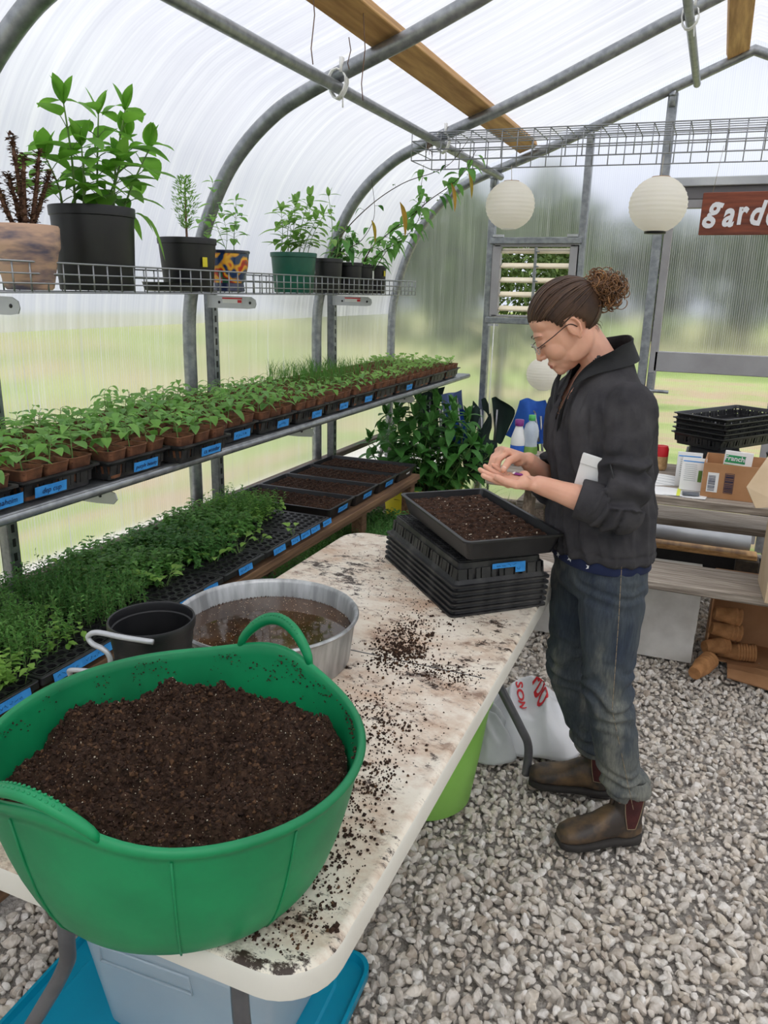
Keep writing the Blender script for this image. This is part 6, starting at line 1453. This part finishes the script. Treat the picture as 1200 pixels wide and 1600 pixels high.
for k in range(620):
    a = r.uniform(-PI, PI); x0 = math.cos(a)*.095-.02; y0 = math.sin(a)*.078
    # start on the hairline in direction a
    best = None
    for q in range(50):
        el = -1.0+2.4*q/49; d = V(math.cos(el)*math.cos(a), math.cos(el)*math.sin(a), math.sin(el)); p = capr(*d)
        if p.z > hairlim(p.x, abs(p.y)): best = d; break
    if best is None or best.dot(bund) > .93: continue
    frac0 = r.choice((0,0,.15,.35,.55)); pts = []; wob = r.uniform(-.05,.05)
    for q in range(12):
        t = frac0+(1-frac0)*q/11; om = math.acos(max(-1,min(1,best.dot(bund)))); d = (best*math.sin((1-t)*om)+bund*math.sin(t*om))/math.sin(om); d = (d+V(0,0,1)*.10*math.sin(PI*t)+V(0,wob,0)*math.sin(PI*t)).normalized()
        pts.append(hd(*capr(d.x, d.y, d.z, .992+.020*math.sin(PI*min(1,t*1.1))+r.uniform(0,.012)*(1 if q else 0))))
    st.tube(crv(pts, 2), [.0006]+[r.uniform(.0010,.0017)]*21+[.0010], 4)
tag(kid('strand', st, M['strand'], hair), kind='stuff')
bun = MB(); BC = hd(-.132, .0, .036)
bun.ell(BC, (.034,.034,.034), n=10); bun.tube([hd(-.09,0,.035), BC], .026, 10)
for k in range(330):
    d = V(r.gauss(0,1), r.gauss(0,1), r.gauss(0,1)).normalized(); c = BC+V(d.x*.052, d.y*.042, d.z*.048)*r.uniform(.5,1.12)+V(.010,0,-.004); R_ = Euler((r.uniform(0,6),r.uniform(0,6),r.uniform(0,6))).to_matrix(); rad = r.uniform(.008,.017); pts = []; pit = r.uniform(-.012,.012); a0 = r.uniform(0,6)
    for q in range(13): a = a0+q/12*r.uniform(4.6,4.8)*1.1; pts.append(c+R_ @ V(math.cos(a)*rad, math.sin(a)*rad, pit*q/12))
    bun.tube(pts, [.0007]+[r.uniform(.0010,.0018)]*11+[.0005], 4)
bo = kid('bun', bun, M['curl'], hair)
b = MB()
for k in range(26):
    s_ = r.choice((-1,1)); p = V(r.uniform(-.095,-.06), s_*r.uniform(.02,.05), r.uniform(-.075,-.04)); q = capr(*(V((p.x-cc.x)/cr.x, p.y/cr.y, (p.z-cc.z)/cr.z).normalized())); b.tube([hd(*q), hd(q.x-.006, q.y, q.z-.012), hd(q.x-.004, q.y, q.z-.022)], [.0005,.0005,.0002], 3)
kid('loose_wisp', b, M['strand'], hair)
# --- fleece pullover
fl = MB()
fl.loft([ring(.895,.172,.128,fw=-.002), ring(.92,.175,.132), ring(1.0,.170,.128), ring(1.08,.164,.124,fw=.002), ring(1.18,.168,.127,fw=.006), ring(1.26,.166,.122,fw=.004), ring(1.305,.158,.108), ring(1.340,.132,.092), ring(1.370,.104,.080), ring(1.400,.084,.072), ring(1.425,.074,.066)])
def sleeve(S_, E_, W_, cuff):
    cut = E_.lerp(W_, cuff); limb(fl, [S_-(E_-S_)*.02, S_.lerp(E_, .5), E_], [.064,.060,.057]); limb(fl, [E_, E_.lerp(cut, .5), cut], [.058,.056,.048])
sleeve(LS, LE, LW, .40); sleeve(RS, RE, RW, .42)
flm = bake('fleece_pullover', fl, M['fleece'], .0045, 5, .5)
bm = bmesh.new(); bm.from_mesh(flm)
def tcoord(p):
    q = Vector((p[0],p[1],0))-C0; z = p[2]; q = q-V(.036*(1.36-z)/.48 if z < 1.36 else 0, 0, 0); return q.dot(f3), q.dot(l3), z
def vw(z): return float(np.interp(z, [1.185,1.29,1.36,1.40,1.43], [0,.011,.027,.046,.060]))
kill = []
for f in bm.faces:
    fw, la, z = tcoord(f.calc_center_median())
    if (fw > .03 and z > 1.185 and abs(la) < vw(z)) or (z > 1.405 and abs(la) < .085 and f.normal.z > .5): kill.append(f)
    else:
        c = f.calc_center_median()
        for (E_, W_, cu) in ((LE, LW, .40), (RE, RW, .42)):   # open the cuffs
            d = (W_-E_).normalized(); t = (c-E_).dot(d); Lc = (W_-E_).length*cu
            if Lc+.012 < t < Lc+.060 and f.normal.dot(d) > .45 and (c-(E_+d*t)).length < .056: kill.append(f)
        if z < .893 and f.normal.z < -.5: kill.append(f)
bmesh.ops.delete(bm, geom=list(set(kill)), context='FACES'); bm.to_mesh(flm); bm.free()
co_ = vco(flm); no_ = vno(flm); disp = np.zeros(len(co_)); AW = np.zeros(len(co_))
def seg_t(P_, A, B):
    A, B = np.array(A), np.array(B); d = B-A; t = ((P_-A) @ d)/(d @ d); q = A+np.clip(t,0,1)[:,None]*d; return t, np.linalg.norm(P_-q, axis=1)
for (S_, E_, W_) in ((LS, LE, LW), (RS, RE, RW)):
    t, dist = seg_t(co_, S_, E_); t2, dist2 = seg_t(co_, E_, E_.lerp(W_, .42))
    for i in range(len(co_)):
        AW[i] = max(AW[i], min(1, max(0, (.092-min(dist[i], dist2[i]))/.02))*min(1, max(0, (t[i]-.05)/.3)) if t[i] < 1.0 else min(1, max(0, (.092-dist2[i])/.02)))
        if dist[i] < .09 and .12 < t[i] < 1.0 and dist[i] <= dist2[i]+.01:
            w_ = min(1, max(0, (t[i]-.25)/.45))*min(1, max(0, (.09-dist[i])/.02)); n_ = noise.noise(Vector(co_[i])*14); disp[i] += w_*.0115*math.sin(t[i]*34+n_*5.5+2.5*(co_[i][0]+co_[i][2])*8)
        elif dist2[i] < .08 and -.05 < t2[i] < 1.1: n_ = noise.noise(Vector(co_[i])*16); disp[i] += .0065*math.sin(t2[i]*15+n_*5+co_[i][2]*30)*(1-min(1,max(0,t2[i]-.65)*3))
for i in range(len(co_)):
    p = co_[i]; fw, la, z = tcoord(p)
    if True:
        if AW[i] > .999: continue
        ang = math.atan2(la, fw); n1_ = noise.noise(V(ang*2.4+z*2, z*2.6+ang, 4)); n2_ = noise.noise(V(ang*5+3*z, z*5-2*ang, 9)); disp[i] += (1-AW[i])*(.0085*(1-3.0*abs(n1_))+.0055*(1-3*abs(n2_)))*min(1, max(0, (1.345-z)/.06))-.0035*math.exp(-((z-.918)/.004)**2)
setco(flm, co_+no_*disp[:,None])
flo = kid('fleece_pullover', flm, None); sd = flo.modifiers.new('thickness', 'SOLIDIFY'); sd.thickness = .003; sd.offset = -1
# cuffs, collar, zip
for (E_, W_, cu) in ((LE, LW, .40), (RE, RW, .42)):
    d = (W_-E_).normalized(); c = E_.lerp(W_, cu); u = d.cross(V(0,0,1)).normalized(); w_ = u.cross(d); R = []
    for k, rr in ((-.048,.0505),(-.045,.054),(.0,.0510),(.022,.0490),(.026,.0470),(.024,.0440),(-.01,.045)): R.append([c+d*k+u*rr*math.cos(a)+w_*rr*math.sin(a)*1.04 for a in [2*PI*q/32 for q in range(32)]])
    b = MB(); b.loft(R, caps=False); kid('cuff', b, M['fleece'], flo)
ve = [(.1235,.002,1.188),(.127,.018,1.25),(.121,.034,1.305),(.098,.054,1.362),(.062,.069,1.395),(.010,.080,1.412),(-.040,.066,1.424),(-.066,.034,1.432),(-.073,0,1.434)]
ve = [(a*1.01, b, c-.004) for a, b, c in ve]
half = crv([tor(*q) for q in ve], 5); halfR = crv([tor(q[0], -q[1], q[2]) for q in ve], 5); line = half+list(reversed(halfR[:-1])); N = len(line)
rows = [[], [], [], [], []]
for i, p in enumerate(line):
    s_ = min(i, N-1-i)/((N-1)/2); fw, la, z = tcoord(p); out_ = (f3*fw*.5+l3*la); out_ = out_.normalized() if out_.length > 1e-5 else f3
    hgt = .004+.037*min(1, max(0, (s_-.30)/.35))**1.2; inw = .014*min(1, s_*1.5); fr = max(0, 1-abs(s_-.55)/.30)
    base_ = p+out_*(.004+.012*min(1,s_*2))-V(0,0,.006+.010*min(1,s_*2)); mid_ = p-out_*inw*.45+V(0,0,hgt*.55); top_ = p-out_*inw*(1.0-2.0*fr)+V(0,0,hgt)-(f3*.0)
    top_ += out_*.009*fr; rows[0].append(base_); rows[1].append(mid_+out_*.002); rows[2].append(top_+out_*.002); rows[3].append(top_-out_*.003+V(0,0,-.001)); rows[4].append(mid_-out_*.004)
b = MB(); b.loft(rows+[[p-o_*0 for p, o_ in zip(rows[0], rows[0])]], closed=False); kid('collar', b, M['fleecetrim'], flo)
for h_ in (half, halfR): b = MB(); b.tube(h_[:22], .0022, 6); kid('zip', b, M['black'], flo)
b = MB(); p = tor(.130,0,1.185); b.ell(p, (.003,.003,.006), n=6); b.tube([p, p-V(0,0,.018)+f3*.002], [.002,.003], 6); kid('zip_pull', b, M['alu'], flo)
b = MB(); b.tube([tor(.135,.0,1.178), tor(.136,0,1.05)], .0012, 4); 
b = MB(); pk = []
for k in range(9): t = k/8; q = LS.lerp(LE, .50+.22*t); d = (LE-LS).normalized(); o_ = V(-.25,-.97,0).normalized(); pk.append(q+o_*(.0655)+V(-.012+.018*t,0,0))
b.tube(pk, [.0006]+[.0026]*7+[.0006], 6); b.tube([pk[-1], pk[-1]+V(0,-.003,-.012)], [.002,.001], 5); kid('sleeve_pocket', b, M['black'], flo)
# undershirt: white edge in the neck, navy hem with stars below the pullover
b = MB(); b.loft([[tor(.117,-.016+.004*k,1.205+.0*k) for k in range(9)], [tor(.1165,-.026+.0065*k,1.238) for k in range(9)]], closed=False); b.loft([[tor(.1165,-.026+.0065*k,1.238) for k in range(9)], [tor(.112,-.026+.0065*k,1.236) for k in range(9)]], closed=False); kid('undershirt_edge', b, M['white'])
b = MB(); R = [ring(z,a_,b__,64,fw=-.002) for z, a_, b__ in ((.935,.160,.116),(.90,.166,.122),(.866,.168,.124),(.864,.165,.121),(.90,.160,.117))]; b.loft(R, caps=False); sh = kid('shirt_hem', b, M['navy'])
for k in range(5):
    la = -.10+.055*k; a_ = la/.168; fw = .1255*math.sqrt(max(0,1-a_*a_)); c = tor(fw,la,.880+.006*(k%2)); n_ = (f3*fw+l3*la).normalized(); u = V(0,0,1).cross(n_).normalized(); b = MB(); pts = []
    for q in range(10): rr = .010 if q % 2 == 0 else .004; pts.append(c+u*rr*math.sin(PI*q/5+.3)+V(0,0,1)*rr*math.cos(PI*q/5+.3)+n_*.001)
    b.v = [tuple(p) for p in pts]; b.f = [tuple(range(10))]; b.m = [0]; kid('white_star', b, M['white'], sh, False)
# --- jeans
je = MB()
je.loft([ring(.915,.152,.108,fw=-.004), ring(.86,.160,.114,fw=-.004), ring(.80,.160,.112,fw=-.002), ring(.77,.150,.10)])
def leg(H_, K_, A_, sgn):
    limb(je, [H_+V(0,0,-.02), H_.lerp(K_, .35), H_.lerp(K_, .72), K_], [.090,.086,.072,.067]); limb(je, [K_, K_.lerp(A_, .35), K_.lerp(A_, .72), A_+V(0,0,.095)], [.067,.063,.056,.053])
leg(LH, LK, LA, 1); leg(RH, RK, RA, -1)
jm = bake('jeans', je, M['denim'], .0045, 6, .5)
co_ = vco(jm); no_ = vno(jm); disp = np.zeros(len(co_))
for i in range(len(co_)):
    p = co_[i]; q = Vector(p); kn = math.exp(-((p[2]-.50)/.09)**2); an = math.exp(-((p[2]-.20)/.08)**2); hp_ = math.exp(-((p[2]-.80)/.05)**2); n_ = noise.noise(q*12)
    disp[i] = .0055*noise.noise(V(p[0]*9,p[1]*9,p[2]*4))+(kn*.0060+an*.0065+hp_*.003)*math.sin(p[2]*120+n_*6+p[0]*25)+.0025*noise.noise(q*22)
setco(jm, co_+no_*disp[:,None]); jo = kid('jeans', jm, None)
for A_, K_ in ((LA, LK), (RA, RK)):
    c = A_+V(0,0,.092); b = MB(); axn = (K_-A_).normalized(); R = [[c+axn*z+V(rr*math.cos(a), rr*math.sin(a), .003*math.sin(3*a)) for a in [2*PI*q/32 for q in range(32)]] for z, rr in ((.035,.0515),(.03,.0545),(-.002,.0570),(-.016,.0565),(-.018,.0545),(-.010,.0525),(.02,.051))]; b.loft(R, caps=False); kid('rolled_hem', b, M['denim'], jo)
b = MB(); seam = []
for k in range(40):
    t = k/39; q = (LH+V(0,0,.05)).lerp(LK, t/.52) if t < .52 else LK.lerp(LA+V(0,0,.05), (t-.52)/.48); rr = float(np.interp(t, [0,.2,.5,1], [.093,.091,.071,.060])); o_ = V(.30,-.95,0); seam.append(q+o_*rr+V(0,0,0))
for k in range(0, 39): 
    b.tube([seam[k], seam[k].lerp(seam[k+1], .9)], .0008, 4)
M['stitch'] = pmat('jeans_stitch', S(150,132,104), None, 5, .9)
kid('side_seam', b, M['stitch'], jo)
# --- boots
def boot(toe, heel, A_, label):
    toe, heel = V(*toe), V(*heel); d = (toe-heel).normalized(); s_ = V(-d.y, d.x, 0); L_ = (toe-heel).length; z0 = .006
    P_ = lambda x, y, z: heel+d*(x*L_)+s_*y+V(0,0,z0+z)
    R_ = Matrix((d, s_, V(0,0,1))).transposed(); b = MB()
    secs = [(.02,.020,.050),(.06,.031,.075),(.16,.037,.100),(.30,.037,.112),(.42,.037,.098),(.55,.041,.074),(.68,.046,.060),(.82,.046,.052),(.92,.037,.044),(.975,.022,.034)]
    b.loft([[P_(x, hw*math.copysign(abs(math.cos(t))**.8, math.cos(t)), .018+h*(.5+.5*math.sin(t)) if math.sin(t) > -.2 else .018+h*.4*(1+math.sin(t))) for t in [2*PI*k/20 for k in range(20)]] for x, hw, h in secs])
    b.loft([[P_(cx+rx*math.cos(t)/L_, ry*math.sin(t), z) for t in [2*PI*k/20 for k in range(20)]] for z, cx, rx, ry in ((.03,.20,.050,.038),(.08,.195,.048,.040),(.12,.19,.047,.043),(.190,.185,.050,.046))])
    me = bake('boot', b, M['leather'], .004, 4, .5); bo_ = kid('boot', me, None)
    def outline(k): return [P_(x, (hw+k)*sg, 0) for sg, rng in ((1, secs), (-1, list(reversed(secs)))) for x, hw, h in rng]
    o0 = outline(.003); b = MB(); b.loft([[p+V(0,0,.006) for p in outline(0)], [p+V(0,0,.010) for p in o0], [p+V(0,0,.022) for p in o0], [p+V(0,0,.026) for p in outline(-.002)]]); 
    b.loft([[p for p in [P_(x, hw*sg, z) for sg, rng in ((1,((.015,.022),(.06,.033),(.16,.036),(.27,.036))), (-1,((.27,.036),(.16,.036),(.06,.033),(.015,.022)))) for x, hw in rng]] for z in (0,.010)]); kid('sole', b, M['sole'], bo_)
    for sg in (-1, 1):
        b = MB(); ctr = P_(.205, 0, .098); rows_ = []
        for i in range(7):
            u = -1+2*i/6; row = []
            for j in range(7):
                v = j/6; wv = .027*(1-.55*(1-v)**2); x = .205+u*wv/L_; z = .066+v*.112; y = math.sqrt(max(0, 1-((x-.185)*L_/.050)**2))*(.0415+.0050*v)+.0025; row.append(P_(x, sg*y, z))
            rows_.append(row)
        b.loft(rows_, closed=False); kid('elastic_panel', b, M['elastic'], bo_)
        b = MB(); edge = rows_[0][::-1]+[rows_[i][0] for i in range(1, 6)]+rows_[6]; b.tube(edge, .0011, 5); kid('welt_stitch', b, M['stitch'], bo_)
    b = MB(); b.tube(crv([P_(.385,0,.125), P_(.375,.0,.18), P_(.385,0,.195), P_(.40,0,.175)], 4), .006, 6, flat=.4); kid('pull_tab', b, M['leather'], bo_)
    return bo_
boot((-.245,1.965,0), (-.020,2.108,0), LA, ''); boot((-.392,2.235,0), (-.118,2.285,0), RA, '')
# --- things she holds
env = thing('paper_packet', 'white folded seed envelope tucked under her left arm', 'envelope', wy(930, 752, 1.950)); b = MB(); b.bbox((0,0,0), (.098,.005,.125), .001); b.bbox((-.004,-.004,.048), (.090,.003,.026), .001)
obj('envelope', b, M['white'], env, False); env.rotation_euler = (.06, .20, -.10)
seedme = MB().ell((0,0,0), (.0022,.0016,.0010), n=6).mesh('seed', M['perlite'], True)
for k in range(7):
    o = bpy.data.objects.new('held_seed', seedme); C.objects.link(o); o.location = PALM+ld*RND.uniform(-.006,.036)+lt*RND.uniform(-.014,.010)-ln*.0005; tag(o, 'tiny pale seed lying in her open left palm', 'seed', 'seeds in her palm')
t = thing('foil_packet', 'small purple and white packet lying on her open palm', 'packet', PALM-ld*.014-lt*.004-ln*.002, rot=(-.1,.1,0)); b = MB(); b.bbox((0,0,.004), (.024,.016,.005), .002); obj('sachet', b, bl['purple_plastic'], t, False); b = MB(); b.bbox((-.010,0,.0045), (.008,.0165,.005), .002); obj('sealed_edge', b, M['white'], t, False)
